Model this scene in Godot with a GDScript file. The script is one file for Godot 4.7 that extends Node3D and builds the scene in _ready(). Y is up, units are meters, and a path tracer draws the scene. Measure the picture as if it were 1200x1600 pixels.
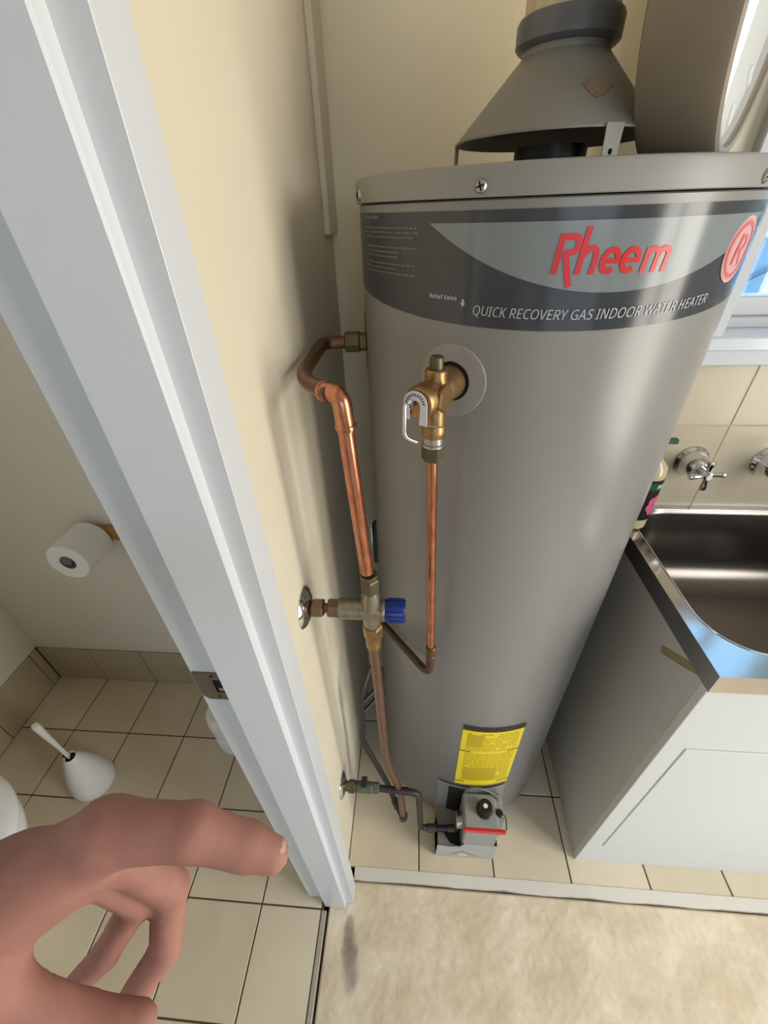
extends Node3D
# Water heater nook beside a toilet doorway. x to the right, y up, z towards the photographer; metres.

var M := {}
var used := {}
const HX := 1.537
const HZ := 0.145
const HR := 0.24
const WX := 1.212      # face of the partition beside the heater
const ZS := 0.045      # face of the tiled wall behind the sink
const ZB := -0.10      # back of the heater nook

# ------------------------------------------------------------------ helpers
func c8(r: float, g: float, b: float) -> Color:
	return Color(r / 255.0, g / 255.0, b / 255.0)

func mat(col: Color, rough: float = 0.6, metal: float = 0.0, spec: float = 0.5) -> StandardMaterial3D:
	var m := StandardMaterial3D.new()
	m.albedo_color = col
	m.roughness = rough
	m.metallic = metal
	m.metallic_specular = spec
	return m

func noise_tex(freq: float, seed_: int, size: int, lo: Color, hi: Color, oct: int = 4, normal := false, strength := 1.0) -> NoiseTexture2D:
	var n := FastNoiseLite.new()
	n.seed = seed_
	n.frequency = freq
	n.fractal_octaves = oct
	var t := NoiseTexture2D.new()
	t.width = size
	t.height = size
	t.seamless = true
	t.noise = n
	if normal:
		t.as_normal_map = true
		t.bump_strength = strength
	else:
		var g := Gradient.new()
		g.set_color(0, lo)
		g.set_color(1, hi)
		t.color_ramp = g
	return t

func mottled(m: StandardMaterial3D, lo: Color, hi: Color, freq: float, seed_: int, scale_: float) -> StandardMaterial3D:
	m.albedo_color = Color.WHITE
	m.albedo_texture = noise_tex(freq, seed_, 256, lo, hi)
	m.uv1_triplanar = true
	m.uv1_world_triplanar = true
	m.uv1_scale = Vector3.ONE * scale_
	return m

func numbered(called: String) -> String:
	var k: int = used.get(called, 0)
	used[called] = k + 1
	return called if k == 0 else "%s_%03d" % [called, k]

func origin_of(n: Node) -> Vector3:
	var p := Vector3.ZERO
	var q = n
	while q != self and q is Node3D:
		p += q.position
		q = q.get_parent()
	return p

func thing(called: String, label: String, category: String, at := Vector3.ZERO, group := "") -> Node3D:
	var o := Node3D.new()
	o.name = numbered(called)
	add_child(o, true)
	o.position = at
	o.set_meta("label", label)
	o.set_meta("category", category)
	if group != "":
		o.set_meta("group", group)
	return o

func put(called: String, mesh: Mesh, m: Material, parent: Node = self) -> MeshInstance3D:
	var o := MeshInstance3D.new()
	o.name = numbered(called) if parent == self else called
	o.mesh = mesh
	o.material_override = m
	parent.add_child(o, true)
	if parent != self:
		o.position = -origin_of(parent)
	return o

func obj(called: String, s: SurfaceTool, m: Material, parent: Node = self) -> MeshInstance3D:
	s.generate_normals()
	s.index()
	return put(called, s.commit(), m, parent)

func struct(o: Node) -> Node:
	o.set_meta("kind", "structure")
	return o

func tag(o: Node, label: String, category: String, group := "") -> Node:
	o.set_meta("label", label)
	o.set_meta("category", category)
	if group != "":
		o.set_meta("group", group)
	return o

func st() -> SurfaceTool:
	var s := SurfaceTool.new()
	s.begin(Mesh.PRIMITIVE_TRIANGLES)
	return s

func tri(s: SurfaceTool, a: Vector3, b: Vector3, c: Vector3) -> void:
	s.add_vertex(a)
	s.add_vertex(b)
	s.add_vertex(c)

func quad(s: SurfaceTool, a: Vector3, b: Vector3, c: Vector3, d: Vector3) -> void:
	tri(s, a, b, c)
	tri(s, a, c, d)

func tri_out(s: SurfaceTool, a: Vector3, b: Vector3, c: Vector3, ctr: Vector3) -> void:
	if (c - a).cross(b - a).dot((a + b + c) / 3.0 - ctr) >= 0.0:
		tri(s, a, b, c)
	else:
		tri(s, a, c, b)

func quad_out(s: SurfaceTool, a: Vector3, b: Vector3, c: Vector3, d: Vector3, ctr: Vector3) -> void:
	tri_out(s, a, b, c, ctr)
	tri_out(s, a, c, d, ctr)

# box between two corners with chamfered edges
func box(s: SurfaceTool, lo: Vector3, hi: Vector3, bev: float = 0.0, xf := Transform3D()) -> void:
	s.set_smooth_group(-1)
	var ctr := (lo + hi) / 2.0
	var h := (hi - lo) / 2.0
	var b := minf(bev, minf(h.x, minf(h.y, h.z)) * 0.9)
	var wc := xf * ctr
	var p := func(sx: int, sy: int, sz: int, ax: int) -> Vector3:
		var v := Vector3(sx * (h.x - b), sy * (h.y - b), sz * (h.z - b))
		if ax == 0: v.x = sx * h.x
		if ax == 1: v.y = sy * h.y
		if ax == 2: v.z = sz * h.z
		return xf * (ctr + v)
	for sg in [-1, 1]:
		quad_out(s, p.call(sg, -1, -1, 0), p.call(sg, 1, -1, 0), p.call(sg, 1, 1, 0), p.call(sg, -1, 1, 0), wc)
		quad_out(s, p.call(-1, sg, -1, 1), p.call(1, sg, -1, 1), p.call(1, sg, 1, 1), p.call(-1, sg, 1, 1), wc)
		quad_out(s, p.call(-1, -1, sg, 2), p.call(1, -1, sg, 2), p.call(1, 1, sg, 2), p.call(-1, 1, sg, 2), wc)
	if b <= 0.0:
		return
	for u in [-1, 1]:
		for w in [-1, 1]:
			quad_out(s, p.call(u, w, -1, 0), p.call(u, w, 1, 0), p.call(u, w, 1, 1), p.call(u, w, -1, 1), wc)
			quad_out(s, p.call(u, -1, w, 0), p.call(u, 1, w, 0), p.call(u, 1, w, 2), p.call(u, -1, w, 2), wc)
			quad_out(s, p.call(-1, u, w, 1), p.call(1, u, w, 1), p.call(1, u, w, 2), p.call(-1, u, w, 2), wc)
			for t in [-1, 1]:
				tri_out(s, p.call(u, w, t, 0), p.call(u, w, t, 1), p.call(u, w, t, 2), wc)

func boxm(lo: Vector3, hi: Vector3, bev: float = 0.0) -> SurfaceTool:
	var s := st()
	box(s, lo, hi, bev)
	return s

# turned profile of (radius, height) going up the outside; sharp corners where the profile turns by more than 35 degrees
func lathe(s: SurfaceTool, prof: Array, xf := Transform3D(), segs: int = 40, a0: float = 0.0, a1: float = TAU) -> void:
	var g := 1
	for j in prof.size() - 1:
		var p0: Vector2 = prof[j]
		var p1: Vector2 = prof[j + 1]
		if j > 0:
			var pp: Vector2 = prof[j - 1]
			if absf((p0 - pp).angle_to(p1 - p0)) > 0.62:
				g += 1
		s.set_smooth_group(g)
		for i in segs:
			var t0 := a0 + (a1 - a0) * i / segs
			var t1 := a0 + (a1 - a0) * (i + 1) / segs
			var d0 := Vector3(cos(t0), 0, sin(t0))
			var d1 := Vector3(cos(t1), 0, sin(t1))
			var up0 := Vector3(0, p0.y, 0)
			var up1 := Vector3(0, p1.y, 0)
			var a := xf * (d1 * p1.x + up1)
			var b := xf * (d0 * p1.x + up1)
			var c := xf * (d0 * p0.x + up0)
			var d := xf * (d1 * p0.x + up0)
			if p1.x > 1e-6:
				tri(s, a, b, c)
			if p0.x > 1e-6:
				tri(s, a, c, d)

# frame with y along dir
func along(at: Vector3, dir: Vector3, turn: float = 0.0) -> Transform3D:
	var y := dir.normalized()
	var ref := Vector3.UP if absf(y.y) < 0.9 else Vector3.RIGHT
	var x := ref.cross(y).normalized()
	var z := x.cross(y)
	return Transform3D(Basis(x, y, z) * Basis(Vector3.UP, turn), at)

func cyl(s: SurfaceTool, a: Vector3, b: Vector3, r: float, bev: float = 0.0008, segs: int = 28, r2: float = -1.0) -> void:
	var l := a.distance_to(b)
	var q := r if r2 < 0.0 else r2
	lathe(s, [Vector2(0, 0), Vector2(r - bev, 0), Vector2(r, bev), Vector2(q, l - bev), Vector2(q - bev, l), Vector2(0, l)], along(a, b - a), segs)

# hexagonal nut
func hex(s: SurfaceTool, a: Vector3, b: Vector3, r: float, turn: float = 0.2) -> void:
	var l := a.distance_to(b)
	var xf := along(a, b - a, turn)
	var ctr := xf * Vector3(0, l / 2, 0)
	s.set_smooth_group(-1)
	var e := r * 0.12
	for i in 6:
		var ring := []
		for k in 2:
			var t := TAU * (i + k) / 6.0
			var d := Vector3(cos(t), 0, sin(t))
			ring.append([xf * (d * (r - e)), xf * (d * r + Vector3(0, e, 0)), xf * (d * r + Vector3(0, l - e, 0)), xf * (d * (r - e) + Vector3(0, l, 0))])
		for k in 3:
			quad_out(s, ring[0][k], ring[1][k], ring[1][k + 1], ring[0][k + 1], ctr)
		tri_out(s, ring[0][0], ring[1][0], xf * Vector3.ZERO, ctr)
		tri_out(s, ring[0][3], ring[1][3], xf * Vector3(0, l, 0), ctr)

# rounds the corners of a path
func bend(pts: Array, r: float, n: int = 8) -> Array:
	var o := [pts[0]]
	for i in range(1, pts.size() - 1):
		var p: Vector3 = pts[i]
		var a: Vector3 = pts[i - 1]
		var b: Vector3 = pts[i + 1]
		var d := minf(r, minf(p.distance_to(a), p.distance_to(b)) * 0.48)
		var pa := p + (a - p).normalized() * d
		var pb := p + (b - p).normalized() * d
		for k in n + 1:
			var t := float(k) / n
			o.append(pa.lerp(p, t).lerp(p.lerp(pb, t), t))
	o.append(pts[-1])
	return o

func tube(s: SurfaceTool, pts: Array, r: float, segs: int = 18, cap := true, radii: Array = []) -> void:
	s.set_smooth_group(1)
	var n: int = pts.size()
	var t0: Vector3 = (pts[1] - pts[0]).normalized()
	var nx := (Vector3.UP if absf(t0.y) < 0.9 else Vector3.RIGHT).cross(t0).normalized()
	var rings := []
	for i in n:
		var a: Vector3 = pts[maxi(i - 1, 0)]
		var b: Vector3 = pts[mini(i + 1, n - 1)]
		var t := (b - a).normalized()
		nx = (nx - t * nx.dot(t)).normalized()
		var bz := nx.cross(t)
		var ring := []
		var rr: float = r if radii.is_empty() else radii[i]
		for k in segs:
			var f := TAU * k / segs
			ring.append(pts[i] + (nx * cos(f) + bz * sin(f)) * rr)
		rings.append(ring)
	for i in n - 1:
		for k in segs:
			var k1 := (k + 1) % segs
			quad(s, rings[i + 1][k1], rings[i + 1][k], rings[i][k], rings[i][k1])
	if cap:
		s.set_smooth_group(-1)
		for k in segs:
			var k1 := (k + 1) % segs
			tri(s, rings[0][k1], rings[0][k], pts[0])
			tri(s, rings[n - 1][k], rings[n - 1][k1], pts[n - 1])

# strips between loops of equal length
func loft(s: SurfaceTool, loops: Array, flip := false, smooth := true) -> void:
	for j in loops.size() - 1:
		s.set_smooth_group(1 if smooth else -1)
		var n: int = loops[j].size()
		for i in n:
			var i1 := (i + 1) % n
			if flip:
				quad(s, loops[j][i], loops[j][i1], loops[j + 1][i1], loops[j + 1][i])
			else:
				quad(s, loops[j][i1], loops[j][i], loops[j + 1][i], loops[j + 1][i1])

# extruded outline in the plane of xf's x and y, depth along z
func prism(s: SurfaceTool, poly: PackedVector2Array, depth: float, xf := Transform3D()) -> void:
	s.set_smooth_group(-1)
	var idx := Geometry2D.triangulate_polygon(poly)
	var area := 0.0
	for i in poly.size():
		area += poly[i].cross(poly[(i + 1) % poly.size()])
	for k in range(0, idx.size(), 3):
		var t := [poly[idx[k]], poly[idx[k + 1]], poly[idx[k + 2]]]
		if (t[1] - t[0]).cross(t[2] - t[0]) > 0.0:
			t = [t[0], t[2], t[1]]
		tri(s, xf * Vector3(t[0].x, t[0].y, depth), xf * Vector3(t[1].x, t[1].y, depth), xf * Vector3(t[2].x, t[2].y, depth))
		tri(s, xf * Vector3(t[0].x, t[0].y, 0), xf * Vector3(t[2].x, t[2].y, 0), xf * Vector3(t[1].x, t[1].y, 0))
	for i in poly.size():
		var a: Vector2 = poly[i]
		var b: Vector2 = poly[(i + 1) % poly.size()]
		if area < 0.0:
			var q := a
			a = b
			b = q
		quad(s, xf * Vector3(a.x, a.y, depth), xf * Vector3(b.x, b.y, depth), xf * Vector3(b.x, b.y, 0), xf * Vector3(a.x, a.y, 0))

# a point of the heater's jacket: s metres round from the front (+z), h up, off proud of it
func jp(sv: float, h: float, off: float = 0.0) -> Vector3:
	var a := sv / HR
	return Vector3(HX + (HR + off) * sin(a), h, HZ + (HR + off) * cos(a))

func jdir(sv: float) -> Vector3:
	return Vector3(sin(sv / HR), 0, cos(sv / HR))

# a sheet on the jacket between two edges given as functions of s
func patch(s: SurfaceTool, s0: float, s1: float, bottom: Callable, top: Callable, off: float, n: int = 24) -> void:
	s.set_smooth_group(1)
	for i in n:
		var a := lerpf(s0, s1, float(i) / n)
		var b := lerpf(s0, s1, float(i + 1) / n)
		quad(s, jp(a, top.call(a), off), jp(b, top.call(b), off), jp(b, bottom.call(b), off), jp(a, bottom.call(a), off))

func rect(s: SurfaceTool, s0: float, s1: float, h0: float, h1: float, off: float, n: int = 4) -> void:
	patch(s, s0, s1, func(_x): return h0, func(_x): return h1, off, n)

# a stroke with butt ends along (s, h) points on the jacket
func stroke(s: SurfaceTool, pts: Array, w: float, off: float, f: Callable) -> void:
	s.set_smooth_group(1)
	var n: int = pts.size()
	var l := []
	var r := []
	for i in n:
		var a: Vector2 = pts[maxi(i - 1, 0)]
		var b: Vector2 = pts[mini(i + 1, n - 1)]
		var d := (b - a).normalized()
		var o := Vector2(-d.y, d.x) * w / 2
		l.append(pts[i] + o)
		r.append(pts[i] - o)
	for i in n - 1:
		var A: Vector2 = f.call(l[i])
		var B: Vector2 = f.call(l[i + 1])
		var C: Vector2 = f.call(r[i + 1])
		var D: Vector2 = f.call(r[i])
		quad(s, jp(A.x, A.y, off), jp(B.x, B.y, off), jp(C.x, C.y, off), jp(D.x, D.y, off))

func arc2(cx: float, cy: float, rx: float, ry: float, a0: float, a1: float, n: int = 14) -> Array:
	var o := []
	for i in n + 1:
		var t := deg_to_rad(lerpf(a0, a1, float(i) / n))
		o.append(Vector2(cx + rx * cos(t), cy + ry * sin(t)))
	return o

# printed words wrapped on the jacket
func words(text: String, font: String, size: float, s_at: Callable, bold := false, slant := 0.0, squeeze := 1.0) -> SurfaceTool:
	var f := SystemFont.new()
	f.font_names = PackedStringArray([font])
	if bold:
		f.font_weight = 700
	var t := TextMesh.new()
	t.text = text
	t.font = f
	t.font_size = 32
	t.pixel_size = size / 32.0
	t.depth = 0.0
	t.curve_step = 1.0
	t.horizontal_alignment = HORIZONTAL_ALIGNMENT_LEFT
	var s := st()
	s.set_smooth_group(1)
	for k in t.get_surface_count():
		var ar := t.surface_get_arrays(k)
		var v: PackedVector3Array = ar[Mesh.ARRAY_VERTEX]
		var ix: PackedInt32Array = ar[Mesh.ARRAY_INDEX] if ar[Mesh.ARRAY_INDEX] != null else PackedInt32Array(range(v.size()))
		for q in range(0, ix.size(), 3):
			for e in 3:
				var p := v[ix[q + e]]
				s.add_vertex(s_at.call(Vector2((p.x + slant * p.y) * squeeze, p.y)))
	return s

# ------------------------------------------------------------------ scene
func _ready() -> void:
	var cam := Camera3D.new()
	cam.name = "camera"
	cam.fov = 102.08
	cam.near = 0.02
	cam.far = 200.0
	cam.transform = Transform3D(Basis(Vector3.UP, 0.091125) * Basis(Vector3.RIGHT, -0.632829) * Basis(Vector3.BACK, -0.036655), Vector3(1.3765, 1.44324, 0.83888))
	add_child(cam)
	cam.current = true
	light_setup()
	materials()
	room()
	door_frame()
	heater()
	plumbing()
	sink()
	toilet_room()
	outside()
	hand()

func light_setup() -> void:
	var sky := ProceduralSkyMaterial.new()
	sky.sky_top_color = c8(146, 198, 245)
	sky.sky_horizon_color = c8(212, 234, 250)
	sky.ground_bottom_color = c8(120, 125, 120)
	sky.ground_horizon_color = c8(190, 205, 210)
	sky.sky_energy_multiplier = 1.7
	sky.ground_energy_multiplier = 1.0
	var e := Environment.new()
	e.background_mode = Environment.BG_SKY
	e.sky = Sky.new()
	e.sky.sky_material = sky
	e.tonemap_mode = Environment.TONE_MAPPER_LINEAR
	e.tonemap_exposure = 0.9
	e.sdfgi_enabled = true
	e.ssao_enabled = true
	e.ssil_enabled = true
	var w := WorldEnvironment.new()
	w.name = "world_environment"
	w.environment = e
	add_child(w)
	# added area lights as daylight outside the hall's invented openings: end and right
	var a := AreaLight3D.new()
	a.name = "added_hall_end_light"
	a.area_size = Vector2(1.5, 2.0)
	a.position = Vector3(2.15, 1.15, 3.26)
	a.light_color = c8(222, 233, 255)
	a.light_energy = 1.15
	a.shadow_enabled = true
	add_child(a)
	var b := AreaLight3D.new()
	b.name = "added_hall_side_light"
	b.area_size = Vector2(0.95, 1.85)
	b.position = Vector3(3.16, 1.25, 1.20)
	b.rotation.y = PI / 2
	b.light_color = c8(255, 247, 233)
	b.light_energy = 6.6
	b.shadow_enabled = true
	add_child(b)
	# area light outside the invented toilet window, added to brighten room and jamb
	var d := AreaLight3D.new()
	d.name = "added_toilet_light"
	d.area_size = Vector2(0.5, 0.65)
	d.position = Vector3(-0.16, 1.72, 1.05)
	d.rotation.y = -PI / 2
	d.light_color = c8(240, 241, 250)
	d.light_energy = 0.62
	d.shadow_enabled = true
	add_child(d)

func materials() -> void:
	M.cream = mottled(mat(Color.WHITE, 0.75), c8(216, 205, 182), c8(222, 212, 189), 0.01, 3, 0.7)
	M.cream_lit = mottled(mat(Color.WHITE, 0.75), c8(236, 223, 192), c8(241, 229, 200), 0.01, 5, 0.7)  # same cream paint, made lighter to stand in for stronger light here
	M.toilet_wall = mottled(mat(Color.WHITE, 0.75), c8(220, 214, 198), c8(226, 220, 205), 0.01, 4, 0.7)
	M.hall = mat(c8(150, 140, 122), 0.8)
	M.trim = mat(c8(206, 208, 210), 0.35)
	M.trim_gloss = mat(c8(222, 226, 230), 0.15)
	M.ceiling = mat(c8(196, 193, 184), 0.8)
	M.tiles = []
	for k in 3:
		var t := mottled(mat(Color.WHITE, 0.28), [c8(210, 194, 166), c8(213, 198, 170), c8(206, 190, 162)][k], [c8(219, 204, 177), c8(222, 208, 181), c8(216, 201, 173)][k], 0.012, 11 + k, 1.7)
		M.tiles.append(t)
	M.wall_tiles = []
	for k in 2:
		M.wall_tiles.append(mottled(mat(Color.WHITE, 0.22), [c8(198, 183, 156), c8(202, 187, 160)][k], [c8(206, 192, 166), c8(209, 195, 169)][k], 0.012, 21 + k, 1.7))
	M.skirt = mottled(mat(Color.WHITE, 0.3), c8(176, 160, 132), c8(186, 170, 142), 0.012, 31, 1.7)
	M.grout = mat(c8(84, 70, 54), 0.95)
	M.wall_grout = mat(c8(204, 190, 164), 0.9)
	M.heater = mat(c8(136, 133, 129), 0.3)
	M.cap = mat(c8(143, 140, 134), 0.42)
	M.hood = mat(c8(132, 129, 123), 0.45)
	M.collar = mat(c8(96, 98, 102), 0.35)
	M.band = mat(c8(62, 64, 68), 0.16)
	M.lens = mat(c8(126, 132, 133), 0.16)
	M.print = mat(c8(176, 180, 182), 0.4)
	M.red = mat(c8(205, 36, 34), 0.3)
	M.salmon = mat(c8(214, 104, 98), 0.25)
	M.yellow = mat(c8(236, 212, 30), 0.45)
	M.ochre = mat(c8(196, 168, 20), 0.45)
	M.black = mat(c8(16, 15, 15), 0.45)
	M.void = mat(c8(8, 8, 8), 0.9)
	M.black_pipe = mat(c8(40, 34, 30), 0.5)
	M.green_pipe = mottled(mat(Color.WHITE, 0.6, 0.3), c8(70, 86, 70), c8(110, 112, 88), 0.05, 41, 9.0)
	M.copper = mat(c8(222, 142, 108), 0.26, 1.0)
	M.copper.albedo_color = Color.WHITE
	M.copper.albedo_texture = noise_tex(0.03, 51, 256, c8(166, 102, 78), c8(218, 154, 122))
	M.copper.uv1_triplanar = true
	M.copper.uv1_scale = Vector3(14, 5, 14)
	M.copper_dull = mat(Color.WHITE, 0.42, 0.85)
	M.copper_dull.albedo_texture = noise_tex(0.03, 52, 256, c8(96, 68, 52), c8(142, 100, 78))
	M.copper_dull.uv1_triplanar = true
	M.copper_dull.uv1_scale = Vector3(10, 10, 10)
	M.brass = mat(Color.WHITE, 0.38, 0.9)
	M.brass.albedo_texture = noise_tex(0.04, 53, 256, c8(142, 112, 74), c8(180, 146, 102))
	M.brass.uv1_triplanar = true
	M.brass.uv1_scale = Vector3(12, 12, 12)
	M.old_brass = mat(c8(104, 95, 72), 0.42, 0.8)
	M.nickel = mat(Color.WHITE, 0.36, 0.85)
	M.nickel.albedo_texture = noise_tex(0.04, 54, 256, c8(128, 119, 102), c8(168, 160, 142))
	M.nickel.uv1_triplanar = true
	M.nickel.uv1_scale = Vector3(9, 9, 9)
	M.chrome = mat(c8(220, 220, 222), 0.08, 1.0)
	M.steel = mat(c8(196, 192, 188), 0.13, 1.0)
	M.steel_shaded = mat(c8(134, 127, 120), 0.27, 1.0)  # same steel as the deck, darkened; the bowl's shade put into its colour
	M.zinc = mat(c8(178, 176, 170), 0.35, 0.9)
	M.blue = mat(c8(10, 40, 116), 0.35)
	M.white_plastic = mat(c8(232, 232, 228), 0.35)
	M.paper = mat(c8(236, 233, 226), 0.9)
	M.porcelain = mat(c8(236, 237, 236), 0.12)
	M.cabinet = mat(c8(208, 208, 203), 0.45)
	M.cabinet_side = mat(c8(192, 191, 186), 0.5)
	M.seal = mat(c8(212, 204, 190), 0.7)

# ------------------------------------------------------------------ room shell
func slab(called: String, m: Material, lo: Vector3, hi: Vector3, parent: Node = self, bev: float = 0.0) -> MeshInstance3D:
	var o := obj(called, boxm(lo, hi, bev), m, parent)
	if parent == self:
		struct(o)
	return o

func tile_field(parent: Node, called: String, mats: Array, xs: Array, zs: Array, axis: String, level: float, gap: float, thick: float, rng: RandomNumberGenerator) -> void:
	var shared := {}
	for i in xs.size() - 1:
		for j in zs.size() - 1:
			var w: float = xs[i + 1] - xs[i] - gap
			var d: float = zs[j + 1] - zs[j] - gap
			if w < 0.004 or d < 0.004:
				continue
			var key := "%.4f %.4f" % [w, d]
			if not shared.has(key):
				var s := st()
				var h := Vector3(w, thick, d) if axis == "y" else Vector3(w, d, thick) if axis == "z" else Vector3(thick, d, w)
				box(s, -h / 2, h / 2, 0.0012)
				s.generate_normals()
				s.index()
				shared[key] = s.commit()
			var o := put(called, shared[key], mats[rng.randi() % mats.size()], parent)
			var u: float = (xs[i] + xs[i + 1]) / 2
			var v: float = (zs[j] + zs[j + 1]) / 2
			var at := Vector3(u, level - thick / 2, v) if axis == "y" else Vector3(u, v, level - thick / 2) if axis == "z" else Vector3(level - thick / 2, v, u)
			o.position = at - origin_of(parent)

func steps(a: float, first: float, b: float, d: float) -> Array:
	var o := [a]
	var x := first
	while x < b - 0.002:
		if x > a + 0.002:
			o.append(x)
		x += d
	o.append(b)
	return o

func room() -> void:
	var rng := RandomNumberGenerator.new()
	rng.seed = 5
	# floors
	var fl := Node3D.new()
	fl.name = numbered("floor")
	add_child(fl, true)
	struct(fl)
	slab("grout_bed", M.grout, Vector3(WX - 0.02, -0.06, ZB - 0.02), Vector3(2.72, -0.0022, 0.512), fl)
	tile_field(fl, "floor_tile", M.tiles, steps(WX, 1.405, 2.7, 0.2), steps(ZB, -0.09, 0.512, 0.2), "y", 0.0, 0.0036, 0.008, rng)
	var tf := Node3D.new()
	tf.name = numbered("floor")
	add_child(tf, true)
	struct(tf)
	slab("grout_bed", M.grout, Vector3(-0.02, -0.06, -0.02), Vector3(1.16, -0.0022, 1.62), tf)
	tile_field(tf, "floor_tile", M.tiles, steps(0, 0.2, 1.157, 0.2), steps(0, 0.2, 1.6, 0.2), "y", 0.0, 0.0036, 0.008, rng)
	# carpet
	var im := Image.create(768, 768, false, Image.FORMAT_RGB8)
	var n := FastNoiseLite.new()
	n.seed = 8
	n.frequency = 0.011
	n.fractal_octaves = 5
	n.fractal_gain = 0.55
	var nf := FastNoiseLite.new()
	nf.seed = 9
	nf.frequency = 0.09
	nf.fractal_octaves = 2
	for y in 768:
		for x in 768:
			var wx := 1.16 + x / 768.0 * 1.3
			var wz := 0.53 + y / 768.0 * 1.3
			var k := n.get_noise_2d(x, y) * 0.9 + nf.get_noise_2d(x, y) * 0.22
			var f := clampf(0.5 + k, 0.0, 1.0)
			var col := c8(205, 186, 156).lerp(c8(227, 211, 184), f)
			var sx := (wx - 1.238 - (wz - 0.66) * 0.10) / (0.022 + (wz - 0.64) * 0.05)
			var sz := (wz - 0.672) / 0.062
			var dark_patch := smoothstep(0.0, 1.0, clampf(1.15 - sx * sx - sz * sz + k * 0.9, 0.0, 1.0))  # soft-edged darker patch on the carpet, weaker as z grows
			dark_patch *= 0.72 - clampf((wz - 0.66) * 4.0, 0.0, 0.35)
			im.set_pixel(x, y, col.lerp(c8(112, 104, 92), dark_patch))
	var cm := mat(Color.WHITE, 0.95)
	cm.albedo_texture = ImageTexture.create_from_image(im)
	cm.uv1_triplanar = true
	cm.uv1_world_triplanar = true
	cm.uv1_scale = Vector3.ONE / 1.3
	cm.uv1_offset = Vector3(-1.16 / 1.3, 0, -0.53 / 1.3)
	cm.normal_enabled = true
	cm.normal_texture = noise_tex(0.05, 12, 512, Color.BLACK, Color.WHITE, 3, true, 2.0)
	cm.normal_scale = 0.5
	cm.rim_enabled = true
	cm.rim = 0.25
	var cs := st()
	box(cs, Vector3(1.1745, -0.06, 0.539), Vector3(3.0, -0.006, 3.1), 0.004)
	tag(obj("carpet", cs, cm), "pale beige mottled carpet on the hall floor in front of the heater", "carpet")
	# strip where tiles meet carpet: rough edge
	var ts := st()
	ts.set_smooth_group(-1)
	var pr: Array = []
	for i in 61:
		var x := 1.232 + i * (2.7 - 1.232) / 60.0
		pr.append([x, 0.0 + nf.get_noise_2d(i * 9.0, 4.0) * 0.0006, 0.5355 + n.get_noise_2d(i * 14.0, 50.0) * 0.004])
	for i in 60:
		var a = pr[i]
		var b = pr[i + 1]
		quad(ts, Vector3(a[0], 0.0012 + a[1], 0.510), Vector3(b[0], 0.0012 + b[1], 0.510), Vector3(b[0], -0.001 + b[1], b[2]), Vector3(a[0], -0.001 + a[1], a[2]))
		quad(ts, Vector3(a[0], -0.001 + a[1], a[2]), Vector3(b[0], -0.001 + b[1], b[2]), Vector3(b[0], -0.06, b[2]), Vector3(a[0], -0.06, a[2]))
	struct(obj("trim_1", ts, M.seal))
	var ms := st()
	box(ms, Vector3(1.158, -0.05, 0.602), Vector3(1.1695, 0.0015, 1.44), 0.001)
	struct(obj("trim_2", ms, mat(c8(178, 168, 148), 0.45, 0.3)))
	slab("floor_base", M.void, Vector3(-0.3, -0.12, -0.3), Vector3(3.2, -0.061, 3.3))
	# walls
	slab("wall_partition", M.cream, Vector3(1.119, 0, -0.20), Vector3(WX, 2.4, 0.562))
	slab("wall_back", M.cream_lit, Vector3(1.119, 0, -0.20), Vector3(1.80, 2.4, ZB))
	slab("wall_right", M.cream, Vector3(2.70, 0, -0.1), Vector3(2.80, 2.4, 0.6))
	# wall behind the sink with its window opening
	var wy0 := 1.25
	var wy1 := 2.12
	var wx0 := 1.90
	var wx1 := 2.68
	var ws := Node3D.new()
	ws.name = numbered("wall_sink")
	add_child(ws, true)
	struct(ws)
	slab("wall_below", M.wall_grout, Vector3(1.80, 0, -0.20), Vector3(2.70, wy0 - 0.021, ZS - 0.0014), ws)
	slab("wall_above", M.cream, Vector3(1.80, wy1, -0.20), Vector3(2.70, 2.4, ZS), ws)
	slab("wall_beside", M.cream, Vector3(1.80, 1.2015, -0.20), Vector3(wx0, wy1, ZS), ws)
	slab("wall_beside", M.cream, Vector3(wx1, 1.2015, -0.20), Vector3(2.70, wy1, ZS), ws)
	tile_field(ws, "wall_tile", M.wall_tiles, steps(1.80, 1.986, 2.70, 0.2), [0.682, 0.882, 1.082, 1.2015], "z", ZS, 0.0017, 0.007, rng)
	# window: architrave, sill, frame, glass
	var win := Node3D.new()
	win.name = numbered("window_1")
	add_child(win, true)
	struct(win)
	obj("sill_board", boxm(Vector3(1.835, 1.2015, ZS - 0.002), Vector3(2.70, 1.235, ZS + 0.016), 0.002), M.trim, win)
	obj("architrave", boxm(Vector3(1.835, 1.235, ZS - 0.002), Vector3(1.892, 2.18, ZS + 0.016), 0.002), M.trim, win)
	obj("architrave", boxm(Vector3(1.892, 2.12, ZS - 0.002), Vector3(2.70, 2.18, ZS + 0.016), 0.002), M.trim, win)
	obj("sill", boxm(Vector3(1.842, 1.2285, -0.19), Vector3(2.69, 1.2505, ZS + 0.022), 0.002), M.trim_gloss, win)
	var fr := st()
	box(fr, Vector3(1.90, 1.250, -0.05), Vector3(2.68, 1.268, 0.0), 0.002)
	box(fr, Vector3(1.90, 1.268, -0.045), Vector3(2.68, 1.300, -0.012), 0.002)
	box(fr, Vector3(1.90, 2.09, -0.05), Vector3(2.68, 2.12, 0.0), 0.002)
	box(fr, Vector3(1.90, 1.25, -0.05), Vector3(1.918, 2.12, 0.0), 0.002)
	box(fr, Vector3(2.662, 1.25, -0.05), Vector3(2.68, 2.12, 0.0), 0.002)
	obj("window_frame", fr, M.trim, win)
	var sa := st()
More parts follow.
